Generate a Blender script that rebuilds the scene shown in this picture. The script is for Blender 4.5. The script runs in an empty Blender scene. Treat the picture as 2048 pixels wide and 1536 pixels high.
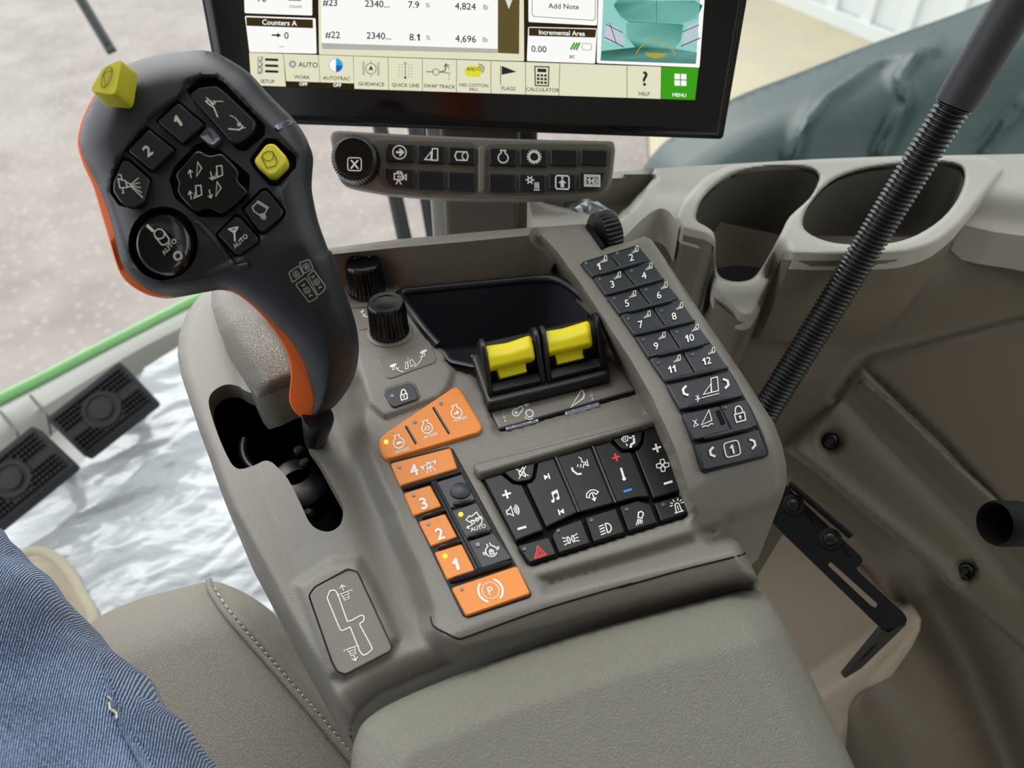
import bpy, bmesh, math, random
import numpy as np
from mathutils import Vector, Matrix, noise
from mathutils.geometry import delaunay_2d_cdt

random.seed(7)
scene = bpy.context.scene
col = scene.collection

# ------------------------------------------------------------------ camera, world, light, exposure
FPX, PITCH = 1500.0, math.radians(43.0)
CAM = Vector((0.0, 0.0, 1.0))
cam_data = bpy.data.cameras.new('camera')
cam_data.sensor_width = 36.0
cam_data.lens = FPX / 2048.0 * 36.0
cam_data.clip_start = 0.01
cam_data.clip_end = 200
cam_data.dof.use_dof = True
cam_data.dof.focus_distance = 0.43
cam_data.dof.aperture_fstop = 8.5
camera = bpy.data.objects.new('camera', cam_data)
camera.location = CAM
camera.rotation_euler = (math.pi / 2 - PITCH, 0, 0)
col.objects.link(camera)
scene.camera = camera

world = bpy.data.worlds.new('daylight')
scene.world = world
world.use_nodes = True
wn = world.node_tree.nodes
wn['Background'].inputs['Color'].default_value = (0.93, 0.97, 1.0, 1)
wn['Background'].inputs['Strength'].default_value = 1.25
sun_data = bpy.data.lights.new('daylight_from_front_left', 'SUN')
sun_data.energy = 1.3
sun_data.angle = math.radians(50)
sun_data.color = (1.0, 0.97, 0.93)
sun = bpy.data.objects.new('daylight_from_front_left', sun_data)
sun.rotation_euler = Vector((0.34, -0.74, -0.72)).to_track_quat('-Z', 'Y').to_euler()
sun.location = (-3, 3, 4)
col.objects.link(sun)

scene.view_settings.view_transform = 'Standard'
scene.view_settings.look = 'None'
scene.view_settings.exposure = 0.85
scene.view_settings.gamma = 1.0
scene.view_settings.use_curve_mapping = False

# ------------------------------------------------------------------ helpers: materials
def lin(c):
    return tuple(((v / 255) / 12.92 if v <= 10 else ((v / 255 + 0.055) / 1.055) ** 2.4) for v in c) + (1.0,)

def mat(name, rgb, rough=0.5, bump=None, spec=0.5, metal=0.0, vary=None, coat=0.0, emit=0.0, kind='noise', sheen=0.0):
    m = bpy.data.materials.new(name)
    m.use_nodes = True
    nt = m.node_tree
    b = nt.nodes['Principled BSDF']
    b.inputs['Base Color'].default_value = lin(rgb)
    b.inputs['Roughness'].default_value = rough
    b.inputs['Metallic'].default_value = metal
    b.inputs['Specular IOR Level'].default_value = spec
    b.inputs['Coat Weight'].default_value = coat
    b.inputs['Coat Roughness'].default_value = 0.08
    b.inputs['Sheen Weight'].default_value = sheen
    if emit:
        b.inputs['Emission Color'].default_value = lin(rgb)
        b.inputs['Emission Strength'].default_value = emit
    tc = nt.nodes.new('ShaderNodeTexCoord')
    if vary:
        n = nt.nodes.new('ShaderNodeTexNoise')
        n.inputs['Scale'].default_value = vary[0]
        n.inputs['Detail'].default_value = 5
        r = nt.nodes.new('ShaderNodeMix')
        r.data_type = 'RGBA'
        r.inputs[6].default_value = lin(rgb)
        r.inputs[7].default_value = lin(vary[1])
        nt.links.new(tc.outputs['Object'], n.inputs['Vector'])
        cr_ = nt.nodes.new('ShaderNodeMapRange')
        cr_.inputs[1].default_value = 0.38
        cr_.inputs[2].default_value = 0.66
        nt.links.new(n.outputs['Fac'], cr_.inputs[0])
        nt.links.new(cr_.outputs[0], r.inputs[0])
        nt.links.new(r.outputs[2], b.inputs['Base Color'])
    if bump:
        if kind == 'voronoi':
            t = nt.nodes.new('ShaderNodeTexVoronoi')
            t.feature = 'DISTANCE_TO_EDGE'
            t.inputs['Scale'].default_value = bump[0]
            wv = nt.nodes.new('ShaderNodeTexNoise')
            wv.inputs['Scale'].default_value = bump[0] * 0.7
            mx = nt.nodes.new('ShaderNodeVectorMath')
            mx.operation = 'MULTIPLY_ADD'
            mx.inputs[1].default_value = (1.4 / bump[0],) * 3
            nt.links.new(tc.outputs['Object'], wv.inputs['Vector'])
            nt.links.new(wv.outputs['Color'], mx.inputs[0])
            nt.links.new(tc.outputs['Object'], mx.inputs[2])
            nt.links.new(mx.outputs[0], t.inputs['Vector'])
            mr = nt.nodes.new('ShaderNodeMapRange')
            mr.inputs[1].default_value = 0.0
            mr.inputs[2].default_value = 0.22
            mr.interpolation_type = 'SMOOTHSTEP'
            nt.links.new(t.outputs['Distance'], mr.inputs[0])
            out = mr.outputs[0]
        else:
            t = nt.nodes.new('ShaderNodeTexNoise')
            t.inputs['Scale'].default_value = bump[0]
            t.inputs['Detail'].default_value = 3
            nt.links.new(tc.outputs['Object'], t.inputs['Vector'])
            out = t.outputs['Fac']
        bp = nt.nodes.new('ShaderNodeBump')
        bp.inputs['Strength'].default_value = bump[1]
        bp.inputs['Distance'].default_value = bump[2] if len(bump) > 2 else 0.0006
        nt.links.new(out, bp.inputs['Height'])
        nt.links.new(bp.outputs[0], b.inputs['Normal'])
    return m

def emis(name, rgb, strength=1.0):
    m = bpy.data.materials.new(name)
    m.use_nodes = True
    nt = m.node_tree
    nt.nodes.remove(nt.nodes['Principled BSDF'])
    e = nt.nodes.new('ShaderNodeEmission')
    e.inputs[0].default_value = lin(rgb)
    e.inputs[1].default_value = strength * 0.56
    nt.links.new(e.outputs[0], nt.nodes['Material Output'].inputs[0])
    return m

M = {}
M['taupe'] = mat('taupe plastic', (121, 117, 108), 0.40, (1500, 0.55, 0.0005), 0.5)
M['taupe_smooth'] = mat('smooth taupe plastic', (115, 111, 102), 0.42, (2500, 0.1, 0.0003), 0.4)
M['taupe_rough'] = mat('grained taupe plastic', (122, 117, 107), 0.4, (560, 0.7, 0.0006), 0.5, kind='voronoi')
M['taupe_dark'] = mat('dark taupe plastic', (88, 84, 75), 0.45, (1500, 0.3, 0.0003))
M['pad'] = mat('grained grey taupe armrest skin', (120, 118, 107), 0.52, (760, 0.5, 0.0005), 0.35, kind='voronoi')
M['brown'] = mat('brown grained trim', (106, 96, 81), 0.5, (900, 0.4, 0.0004), 0.4)
M['brown_smooth'] = mat('brown trim', (102, 93, 78), 0.5, (700, 0.2, 0.0003), 0.35)
M['beige'] = mat('beige plastic', (176, 173, 162), 0.45, (2000, 0.12, 0.0003), 0.4)
M['beige_pale'] = mat('pale beige trim', (168, 168, 160), 0.5, (1600, 0.15, 0.0003), 0.4)
M['black'] = mat('satin black plastic', (22, 23, 26), 0.38, (2600, 0.15, 0.0002), 0.5)
M['black_soft'] = mat('soft touch black rubber', (28, 31, 36), 0.5, (3000, 0.08, 0.0002), 0.45)
M['black_gloss'] = mat('glossy black', (10, 11, 13), 0.16, None, 0.5)
M['black_matt'] = mat('matt black', (16, 17, 19), 0.6, (1500, 0.3, 0.0003), 0.4)
M['black_deep'] = mat('dark recess', (10, 10, 12), 0.8, None, 0.2)
M['black_bin'] = mat('black bin liner', (58, 62, 70), 0.45, (40, 0.15, 0.002), 0.5)
M['key'] = mat('charcoal rubber key', (40, 42, 46), 0.42, (2800, 0.2, 0.0002), 0.45)
M['key_radio'] = mat('black radio key', (13, 13, 15), 0.34, (3000, 0.2, 0.0002), 0.28)
M['orange'] = mat('orange key', (234, 138, 44), 0.42, (2500, 0.1, 0.0002), 0.4)
M['orange_shell'] = mat('orange rubber shell', (244, 108, 24), 0.45, (2500, 0.05, 0.0002), 0.4)
M['yellow'] = mat('yellow plastic', (238, 222, 20), 0.42, (2500, 0.05, 0.0002), 0.4)
M['yellow_pale'] = mat('pale yellow plastic', (222, 212, 60), 0.45, (2500, 0.05, 0.0002), 0.4)
M['white_print'] = mat('white print', (238, 238, 232), 0.5)
M['grey_print'] = mat('warm white print', (196, 192, 180), 0.5)
M['dark_print'] = mat('dark print', (42, 44, 38), 0.5)
M['red_print'] = mat('red print', (226, 30, 34), 0.5)
M['blue_print'] = mat('blue print', (40, 140, 225), 0.5)
M['led_off'] = mat('unlit indicator', (118, 122, 142), 0.3)
M['led_dark'] = mat('dark indicator', (80, 84, 98), 0.3)
M['led_yellow'] = mat('lit yellow indicator', (255, 216, 0), 0.3, emit=0.8)
M['led_red'] = mat('lit amber indicator', (255, 150, 20), 0.3, emit=0.9)
M['lens'] = mat('clear lens', (120, 122, 140), 0.08, (120, 0.4, 0.002), 0.8)
M['steel_black'] = mat('black painted steel', (16, 17, 18), 0.6, (900, 0.3, 0.0003), 0.25)
M['rubber'] = mat('dull black rubber', (11, 11, 14), 0.7, None, 0.2)
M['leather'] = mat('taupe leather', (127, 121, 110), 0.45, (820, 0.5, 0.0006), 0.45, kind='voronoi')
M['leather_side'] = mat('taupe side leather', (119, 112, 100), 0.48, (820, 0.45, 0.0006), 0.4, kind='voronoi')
M['thread'] = mat('pale thread', (214, 206, 188), 0.8)
M['suede'] = mat('tan suede', (160, 146, 122), 0.85, (160, 0.8, 0.002), 0.2, vary=(26, (142, 128, 104)), sheen=0.4)
M['suede_welt'] = mat('pale suede welt', (176, 166, 144), 0.85, (260, 0.9, 0.002), 0.2, sheen=0.3)
M['hose'] = mat('black corrugated plastic', (20, 21, 24), 0.28, None, 0.5)
M['sleeve'] = mat('charcoal heat shrink sleeve', (52, 51, 54), 0.5, (300, 0.2, 0.0005), 0.4)
M['green_seal'] = mat('green painted edge', (126, 182, 116), 0.5)
M['green_body'] = mat('dark green bodywork', (30, 50, 48), 0.32, None, 0.3, coat=0.0)
M['wiper'] = mat('dark grey green rubber', (38, 50, 44), 0.55)
M['concrete'] = mat('worn concrete', (138, 130, 124), 0.75, (3, 0.3, 0.02), 0.3, vary=(2.6, (124, 115, 110)))
M['sunlit'] = mat('sunlit yard floor', (166, 158, 138), 0.8, (5, 0.3, 0.02), 0.3, vary=(2.3, (174, 164, 138)))  # stands for sunlight on the yard, put into the base colour
M['white_metal'] = mat('white painted sheet metal', (200, 204, 202), 0.45)
M['floor_mat'] = mat('grey cab floor mat', (186, 186, 180), 0.7, (120, 0.4, 0.002))
M['lower_skin'] = mat('pale brown lower trim', (172, 158, 140), 0.5, (900, 0.2, 0.0003), 0.35)
M['liner'] = mat('grey headliner', (150, 146, 138), 0.9)
M['speck'] = mat('pale stone chips', (226, 216, 202), 0.7)

def nodes_of(m):
    return m.node_tree.nodes, m.node_tree.links, m.node_tree.nodes['Principled BSDF']

# clear window glass: thin, mostly transmitting, a Fresnel share of reflection
g = bpy.data.materials.new('window glass')
g.use_nodes = True
nt = g.node_tree
nt.nodes.remove(nt.nodes['Principled BSDF'])
tr = nt.nodes.new('ShaderNodeBsdfTransparent'); tr.inputs[0].default_value = (0.95, 0.97, 0.96, 1)
gl = nt.nodes.new('ShaderNodeBsdfGlossy'); gl.inputs['Roughness'].default_value = 0.02
fr_ = nt.nodes.new('ShaderNodeFresnel'); fr_.inputs[0].default_value = 1.25
mx = nt.nodes.new('ShaderNodeMixShader')
nt.links.new(fr_.outputs[0], mx.inputs[0]); nt.links.new(tr.outputs[0], mx.inputs[1]); nt.links.new(gl.outputs[0], mx.inputs[2])
nt.links.new(mx.outputs[0], nt.nodes['Material Output'].inputs[0])
M['glass'] = g

# milky plastic film
f = bpy.data.materials.new('milky plastic film')
f.use_nodes = True
nt = f.node_tree
b = nt.nodes['Principled BSDF']
b.inputs['Base Color'].default_value = lin((178, 182, 186))
b.inputs['Roughness'].default_value = 0.16
b.inputs['Coat Weight'].default_value = 0.5
tr = nt.nodes.new('ShaderNodeBsdfTransparent')
mx = nt.nodes.new('ShaderNodeMixShader'); mx.inputs[0].default_value = 0.82
nt.links.new(tr.outputs[0], mx.inputs[1]); nt.links.new(b.outputs[0], mx.inputs[2])
nt.links.new(mx.outputs[0], nt.nodes['Material Output'].inputs[0])
n = nt.nodes.new('ShaderNodeTexNoise'); n.inputs['Scale'].default_value = 26; n.inputs['Detail'].default_value = 4
n.inputs['Distortion'].default_value = 1.2
tc = nt.nodes.new('ShaderNodeTexCoord')
mp = nt.nodes.new('ShaderNodeMapping'); mp.inputs['Rotation'].default_value = (0, 0, 0.7); mp.inputs['Scale'].default_value = (0.5, 1.3, 1)
bp = nt.nodes.new('ShaderNodeBump'); bp.inputs['Strength'].default_value = 0.35; bp.inputs['Distance'].default_value = 0.012
nt.links.new(tc.outputs['Object'], mp.inputs[0]); nt.links.new(mp.outputs[0], n.inputs['Vector'])
nt.links.new(n.outputs['Fac'], bp.inputs['Height']); nt.links.new(bp.outputs[0], b.inputs['Normal'])
M['film'] = f

# denim: diagonal twill threads over uneven indigo
d = bpy.data.materials.new('blue denim')
d.use_nodes = True
nt = d.node_tree; b = nt.nodes['Principled BSDF']
b.inputs['Roughness'].default_value = 0.85
b.inputs['Specular IOR Level'].default_value = 0.2
b.inputs['Sheen Weight'].default_value = 0.15
tc = nt.nodes.new('ShaderNodeTexCoord')
mp = nt.nodes.new('ShaderNodeMapping'); mp.inputs['Rotation'].default_value = (0.0, 0.0, math.radians(-22))
wv = nt.nodes.new('ShaderNodeTexWave'); wv.inputs['Scale'].default_value = 330; wv.inputs['Distortion'].default_value = 0.9
wv.inputs['Detail'].default_value = 1.5; wv.inputs['Detail Scale'].default_value = 1.5
n1 = nt.nodes.new('ShaderNodeTexNoise'); n1.inputs['Scale'].default_value = 16; n1.inputs['Detail'].default_value = 6
n2 = nt.nodes.new('ShaderNodeTexNoise'); n2.inputs['Scale'].default_value = 900; n2.inputs['Detail'].default_value = 2
for n in (n1, n2): nt.links.new(tc.outputs['Object'], n.inputs['Vector'])
nt.links.new(tc.outputs['Object'], mp.inputs[0]); nt.links.new(mp.outputs[0], wv.inputs['Vector'])
ad = nt.nodes.new('ShaderNodeMath'); ad.operation = 'MULTIPLY_ADD'; ad.inputs[1].default_value = 0.85
nt.links.new(wv.outputs['Fac'], ad.inputs[0]); nt.links.new(n2.outputs['Fac'], ad.inputs[2])
ad2 = nt.nodes.new('ShaderNodeMath'); ad2.operation = 'MULTIPLY_ADD'; ad2.inputs[1].default_value = 1.0
nt.links.new(n1.outputs['Fac'], ad2.inputs[0]); nt.links.new(ad.outputs[0], ad2.inputs[2])
rp = nt.nodes.new('ShaderNodeValToRGB')
rp.color_ramp.elements[0].position = 0.50; rp.color_ramp.elements[0].color = lin((12, 20, 42))
rp.color_ramp.elements[1].position = 0.96; rp.color_ramp.elements[1].color = lin((146, 166, 194))
e = rp.color_ramp.elements.new(0.72); e.color = lin((40, 58, 92))
sc_ = nt.nodes.new('ShaderNodeMath'); sc_.operation = 'MULTIPLY'; sc_.inputs[1].default_value = 0.5
nt.links.new(ad2.outputs[0], sc_.inputs[0]); nt.links.new(sc_.outputs[0], rp.inputs[0])
nt.links.new(rp.outputs[0], b.inputs['Base Color'])
bp = nt.nodes.new('ShaderNodeBump'); bp.inputs['Strength'].default_value = 0.6; bp.inputs['Distance'].default_value = 0.0006
nt.links.new(ad.outputs[0], bp.inputs['Height']); nt.links.new(bp.outputs[0], b.inputs['Normal'])
M['denim'] = d

# concrete with pale chips
nn, ll, b = nodes_of(M['concrete'])
vo = nn.new('ShaderNodeTexVoronoi'); vo.inputs['Scale'].default_value = 15
tc = nn.new('ShaderNodeTexCoord'); ll.new(tc.outputs['Object'], vo.inputs['Vector'])
mr = nn.new('ShaderNodeMapRange'); mr.inputs[1].default_value = 0.12; mr.inputs[2].default_value = 0.34; mr.inputs[3].default_value = 0.45; mr.inputs[4].default_value = 0.0
ll.new(vo.outputs['Distance'], mr.inputs[0])
src = b.inputs['Base Color'].links[0].from_socket
mx = nn.new('ShaderNodeMix'); mx.data_type = 'RGBA'; mx.inputs[7].default_value = lin((166, 158, 150))
ll.new(mr.outputs[0], mx.inputs[0]); ll.new(src, mx.inputs[6]); ll.new(mx.outputs[2], b.inputs['Base Color'])

# ------------------------------------------------------------------ helpers: geometry
R_ = Vector((1, 0, 0)); F_ = Vector((0, math.cos(PITCH), -math.sin(PITCH))); U_ = Vector((0, math.sin(PITCH), math.cos(PITCH)))
def ray(p):
    return F_ + R_ * ((p[0] - 1024.0) / FPX) + U_ * ((768.0 - p[1]) / FPX)

class Level:                                   # a horizontal surface, its height may vary over it
    def __init__(s, z, zf=None): s.z, s.zf = z, zf
    def at(s, p, h=0.0):
        z = s.z + h + (s.zf(p) if s.zf else 0.0)
        d = ray(p)
        return CAM + d * ((z - CAM.z) / d.z)
    def n(s, p):
        if not s.zf: return Vector((0, 0, 1))
        a, b, c = s.at(p), s.at((p[0] + 6, p[1])), s.at((p[0], p[1] - 6))
        v = (b - a).cross(c - a).normalized()
        return v if v.z > 0 else -v

class Tilted:                                  # any tilted plane
    def __init__(s, o, n): s.o, s.nn = Vector(o), Vector(n).normalized()
    def at(s, p, h=0.0):
        d = ray(p)
        return CAM + d * (s.nn.dot(s.o + s.nn * h - CAM) / s.nn.dot(d))
    def n(s, p): return s.nn

def along(p, depth): return CAM + ray(p) * depth

def zr(ox, oy, s):
    return lambda *v: [(ox + s * v[i], oy + s * v[i + 1]) for i in range(0, len(v), 2)]
A = zr(140, 60, .30273); B = zr(140, 480, .30273); S = zr(400, 0, .53711); D = zr(640, 240, .30273)
E = zr(680, 500, .30273); F = zr(1140, 430, .34509); G = zr(740, 760, .33203); H = zr(340, 560, .30273)
A2 = zr(0, 580, .30273); B2 = zr(0, 1000, .35156); C2 = zr(540, 1050, .35156); D2 = zr(1240, 960, .39453)
E2 = zr(1240, 270, .39453); F2 = zr(1240, 0, .39453); G2 = zr(0, 0, .30273); H2 = zr(1480, 700, .27734)
I = zr(1040, 300, .15625); J = zr(900, 620, .20508); K = zr(760, 900, .22792); L = zr(1480, 960, .27335)

def area2(p): return sum(p[i][0] * p[(i + 1) % len(p)][1] - p[(i + 1) % len(p)][0] * p[i][1] for i in range(len(p)))
def lerp(a, b, t): return (a[0] + (b[0] - a[0]) * t, a[1] + (b[1] - a[1]) * t)
def quad_at(q, u, v): return lerp(lerp(q[0], q[1], u), lerp(q[3], q[2], u), v)

def rnd(p, r=4, n=4):                          # polygon with rounded corners
    out = []
    N = len(p)
    for i in range(N):
        a, b, c = Vector(p[i - 1]), Vector(p[i]), Vector(p[(i + 1) % N])
        la, lc = (a - b).length, (c - b).length
        if la < 1e-6 or lc < 1e-6: continue
        rr = min(r, la * 0.45, lc * 0.45)
        s, e = b + (a - b) * (rr / la), b + (c - b) * (rr / lc)
        for k in range(n + 1):
            t = k / n
            q = s * (1 - t) ** 2 + b * 2 * t * (1 - t) + e * t * t
            out.append((q.x, q.y))
    return out

def cr(p, n=6, closed=True):                   # smooth curve through the points
    out = []
    N = len(p)
    rng = range(N) if closed else range(N - 1)
    for i in rng:
        if closed: q = [p[(i + k - 1) % N] for k in range(4)]
        else: q = [p[max(0, min(N - 1, i + k - 1))] for k in range(4)]
        q = [Vector(v) for v in q]
        for k in range(n):
            t = k / n
            v = 0.5 * ((2 * q[1]) + (-q[0] + q[2]) * t + (2 * q[0] - 5 * q[1] + 4 * q[2] - q[3]) * t * t + (-q[0] + 3 * q[1] - 3 * q[2] + q[3]) * t ** 3)
            out.append(tuple(v))
    if not closed: out.append(tuple(p[-1]))
    return out

def ell(c, rx, ry, n=28, a0=0, rot=0):
    cs, sn = math.cos(rot), math.sin(rot)
    o = []
    for k in range(n):
        t = a0 + 2 * math.pi * k / n
        x, y = rx * math.cos(t), ry * math.sin(t)
        o.append((c[0] + x * cs - y * sn, c[1] + x * sn + y * cs))
    return o

def inset(p, d):
    if d == 0: return list(p)
    sg = 1 if area2(p) > 0 else -1
    out = []
    N = len(p)
    for i in range(N):
        a, b, c = Vector(p[i - 1]), Vector(p[i]), Vector(p[(i + 1) % N])
        e1, e2 = (b - a), (c - b)
        if e1.length < 1e-7: e1 = e2
        if e2.length < 1e-7: e2 = e1
        e1, e2 = e1.normalized(), e2.normalized()
        n1, n2 = Vector((-e1.y, e1.x)) * sg, Vector((-e2.y, e2.x)) * sg
        m = n1 + n2
        if m.length < 1e-4: m = n1
        m.normalize()
        k = d / max(0.45, m.dot(n1))
        q = b + m * k
        out.append((q.x, q.y))
    return out

def in_poly(poly, pts):
    poly = np.asarray(poly, float); pts = np.asarray(pts, float)
    x, y = pts[:, 0], pts[:, 1]
    r = np.zeros(len(pts), bool)
    j = len(poly) - 1
    for i in range(len(poly)):
        xi, yi = poly[i]; xj, yj = poly[j]
        c = ((yi > y) != (yj > y))
        with np.errstate(divide='ignore', invalid='ignore'):
            c &= x < (xj - xi) * (y - yi) / (yj - yi + 1e-12) + xi
        r ^= c
        j = i
    return r

def seg_dist(poly, pts, closed=True):
    poly = np.asarray(poly, float); pts = np.asarray(pts, float)
    d = np.full(len(pts), 1e9)
    n = len(poly)
    for i in range(n if closed else n - 1):
        a, b = poly[i], poly[(i + 1) % n]
        ab = b - a
        t = np.clip(((pts - a) @ ab) / (ab @ ab + 1e-12), 0, 1)
        q = a + t[:, None] * ab
        d = np.minimum(d, np.hypot(*(pts - q).T))
    return d

def sstep(t):
    t = np.clip(t, 0, 1)
    return t * t * (3 - 2 * t)

def resample(p, s, closed=True):
    out = []
    n = len(p)
    for i in range(n if closed else n - 1):
        a, b = Vector(p[i]), Vector(p[(i + 1) % n])
        k = max(1, int(math.ceil((b - a).length / s)))
        for j in range(k):
            q = a + (b - a) * (j / k)
            out.append((q.x, q.y))
    if not closed: out.append(tuple(p[-1]))
    return out

def dedupe(p, eps=0.05):
    o = []
    for q in p:
        if not o or math.hypot(q[0] - o[-1][0], q[1] - o[-1][1]) > eps: o.append(q)
    if math.hypot(o[0][0] - o[-1][0], o[0][1] - o[-1][1]) < eps: o.pop()
    return o

_text = {}
ONE = ([(-0.20, 0.50), (0.02, 0.71), (0.11, 0.71), (0.11, 0.0), (-0.03, 0.0), (-0.03, 0.50), (-0.14, 0.41)], [(1, 2, 3, 4, 5), (0, 1, 5, 6)])
def text_mesh(s):
    if s in _text: return _text[s]
    if '1' in s:                               # figure one with a flag, set by hand
        vs, fs, x = [], [], 0.0
        for part in [q for q in s.replace('1', '|1|').split('|') if q]:
            v, f = (([(a, b - 0.355) for a, b in ONE[0]], ONE[1]) if part == '1' else text_mesh(part))
            lo, hi = min(q[0] for q in v), max(q[0] for q in v)
            o = len(vs)
            vs = vs + [(a - lo + x, b) for a, b in v]
            fs = fs + [tuple(i + o for i in q) for q in f]
            x += hi - lo + 0.12
        mid = (min(q[0] for q in vs) + max(q[0] for q in vs)) / 2
        _text[s] = ([(a - mid, b) for a, b in vs], fs)
        return _text[s]
    c = bpy.data.curves.new('lettering', 'FONT')
    c.body = s; c.size = 1.0; c.resolution_u = 3; c.align_x = 'CENTER'
    o = bpy.data.objects.new('lettering', c)
    col.objects.link(o)
    bpy.context.view_layer.update()
    me = bpy.data.meshes.new_from_object(o.evaluated_get(bpy.context.evaluated_depsgraph_get()))
    vs = [(v.co.x, v.co.y) for v in me.vertices]
    fs = [tuple(q.vertices) for q in me.polygons]
    bpy.data.objects.remove(o); bpy.data.curves.remove(c); bpy.data.meshes.remove(me)
    if vs:
        x0, x1 = min(v[0] for v in vs), max(v[0] for v in vs)
        vs = [(v[0] - (x0 + x1) / 2, v[1] - 0.355) for v in vs]
    _text[s] = (vs, fs)
    return _text[s]

class Frame:                                   # a local 2-D frame on a surface: centre, unit right and unit up
    def __init__(s, c, sx, r=(1, 0), u=(0, -1), sy=None):
        s.c, s.r, s.u, s.sx, s.sy = c, r, u, sx, sy if sy else sx
    def __call__(s, a, b):
        return (s.c[0] + s.r[0] * a * s.sx + s.u[0] * b * s.sy, s.c[1] + s.r[1] * a * s.sx + s.u[1] * b * s.sy)

class MB:                                      # collects faces of ONE object
    def __init__(s): s.v, s.f, s.m, s.mats = [], [], [], []
    def mi(s, m):
        m = M[m] if isinstance(m, str) else m
        if m not in s.mats: s.mats.append(m)
        return s.mats.index(m)
    def add(s, vs, fs, m):
        o = len(s.v); k = s.mi(m)
        s.v += [Vector(v) for v in vs]
        for f in fs:
            s.f.append(tuple(i + o for i in f)); s.m.append(k)
        return o
    def rings(s, rings, m, cap0=False, cap1=True, closed=True):
        o = len(s.v); n = len(rings[0]); k = s.mi(m)
        for r in rings: s.v += [Vector(q) for q in r]
        for i in range(len(rings) - 1):
            for j in range(n if closed else n - 1):
                j2 = (j + 1) % n
                s.f.append((o + i * n + j, o + i * n + j2, o + (i + 1) * n + j2, o + (i + 1) * n + j)); s.m.append(k)
        if cap0: s.f.append(tuple(o + j for j in range(n))[::-1]); s.m.append(k)
        if cap1: s.f.append(tuple(o + (len(rings) - 1) * n + j for j in range(n))); s.m.append(k)
    def slab(s, sf, pts, h, depth, bev=3, m='black', bevh=None, sink=0.0):
        # solid: outline at height h on the surface, walls straight down by depth, rounded rim, optional dished top
        pts = dedupe(pts)
        bevh = bev * 0.00032 if bevh is None else bevh
        top = [sf.at(p, h) for p in pts]
        nr = [sf.n(p) for p in pts] if sf.__class__ is not Level or sf.zf else [Vector((0, 0, 1))] * len(pts)
        r = [[t - n * depth for t, n in zip(top, nr)], [t - n * bevh for t, n in zip(top, nr)]]
        if bev > 0:
            for q in (0.3, 1.0):
                pp = inset(pts, bev * q)
                hh = bevh * (1 - q) ** 2
                r.append([sf.at(p, h) - n * hh for p, n in zip(pp, nr)])
            if not sink:
                pp = inset(pts, bev)
                qx, qy = sum(p[0] for p in pp) / len(pp), sum(p[1] for p in pp) / len(pp)
                r.append([sf.at((qx + (p[0] - qx) * 0.965, qy + (p[1] - qy) * 0.965), h) for p in pp])
        if sink:
            pp = inset(pts, bev + 6)
            r.append([sf.at(p, h) - n * sink for p, n in zip(pp, nr)])
        s.rings(r, m, cap0=True)
    def poly(s, sf, pts, h, m): s.add([sf.at(p, h) for p in pts], [tuple(range(len(pts)))], m)
    def line(s, sf, pts, w, h, m, closed=False):
        pts = [tuple(p) for p in pts]
        n = len(pts)
        L_, R2 = [], []
        for i in range(n):
            a = Vector(pts[i - 1] if (i > 0 or closed) else pts[i]); b = Vector(pts[i]); c = Vector(pts[(i + 1) % n] if (i < n - 1 or closed) else pts[i])
            e1, e2 = b - a, c - b
            if e1.length < 1e-6: e1 = e2
            if e2.length < 1e-6: e2 = e1
            e1, e2 = e1.normalized(), e2.normalized()
            n1, n2 = Vector((-e1.y, e1.x)), Vector((-e2.y, e2.x))
            mm = n1 + n2
            if mm.length < 1e-3: mm = n1
            mm.normalize()
            k = (w / 2) / max(0.5, mm.dot(n1))
            L_.append(tuple(b + mm * k)); R2.append(tuple(b - mm * k))
        vs = [sf.at(p, h) for p in L_] + [sf.at(p, h) for p in R2]
        fs = [(i, (i + 1) % n, n + (i + 1) % n, n + i) for i in range(n if closed else n - 1)]
        s.add(vs, fs, m)
    def text(s, sf, fr, t, h, m, bold=0.0):
        vs, fs = text_mesh(t)
        offs = [(0, 0)] if not bold else [(-bold, 0), (bold, 0), (0, bold), (0, -bold)]
        for k, (ox, oy) in enumerate(offs):
            s.add([sf.at(fr(a + ox, b + oy), h + k * 0.00003) for a, b in vs], fs, m)
    def icon(s, sf, fr, items, h, m, w=2.0):
        h_ = h
        for n_, it in enumerate(items):
            k = it[0]; h = h_ + 0.000014 * n_
            if k == 'l': s.line(sf, [fr(*q) for q in it[1]], (it[2] if len(it) > 2 else 1) * w, h, m)
            elif k == 'p': s.line(sf, [fr(*q) for q in it[1]], (it[2] if len(it) > 2 else 1) * w, h, m, True)
            elif k == 'f': s.poly(sf, [fr(*q) for q in it[1]], h, m)
            elif k == 'c': s.line(sf, [fr(it[1] + it[3] * math.cos(2 * math.pi * j / 24), it[2] + it[3] * math.sin(2 * math.pi * j / 24)) for j in range(24)], (it[4] if len(it) > 4 else 1) * w, h, m, True)
            elif k == 'd': s.poly(sf, [fr(it[1] + it[3] * math.cos(2 * math.pi * j / 16), it[2] + it[3] * math.sin(2 * math.pi * j / 16)) for j in range(16)], h, m)
            elif k == 'a':
                n = 12
                s.line(sf, [fr(it[1] + it[3] * math.cos(math.radians(it[4] + (it[5] - it[4]) * j / n)), it[2] + it[3] * math.sin(math.radians(it[4] + (it[5] - it[4]) * j / n))) for j in range(n + 1)], (it[6] if len(it) > 6 else 1) * w, h, m)
            elif k == 't':
                f2 = Frame(fr(it[2], it[3]), fr.sx * it[4], fr.r, fr.u, fr.sy * it[4])
                s.text(sf, f2, it[1], h, m, it[5] if len(it) > 5 else 0.0)
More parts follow.
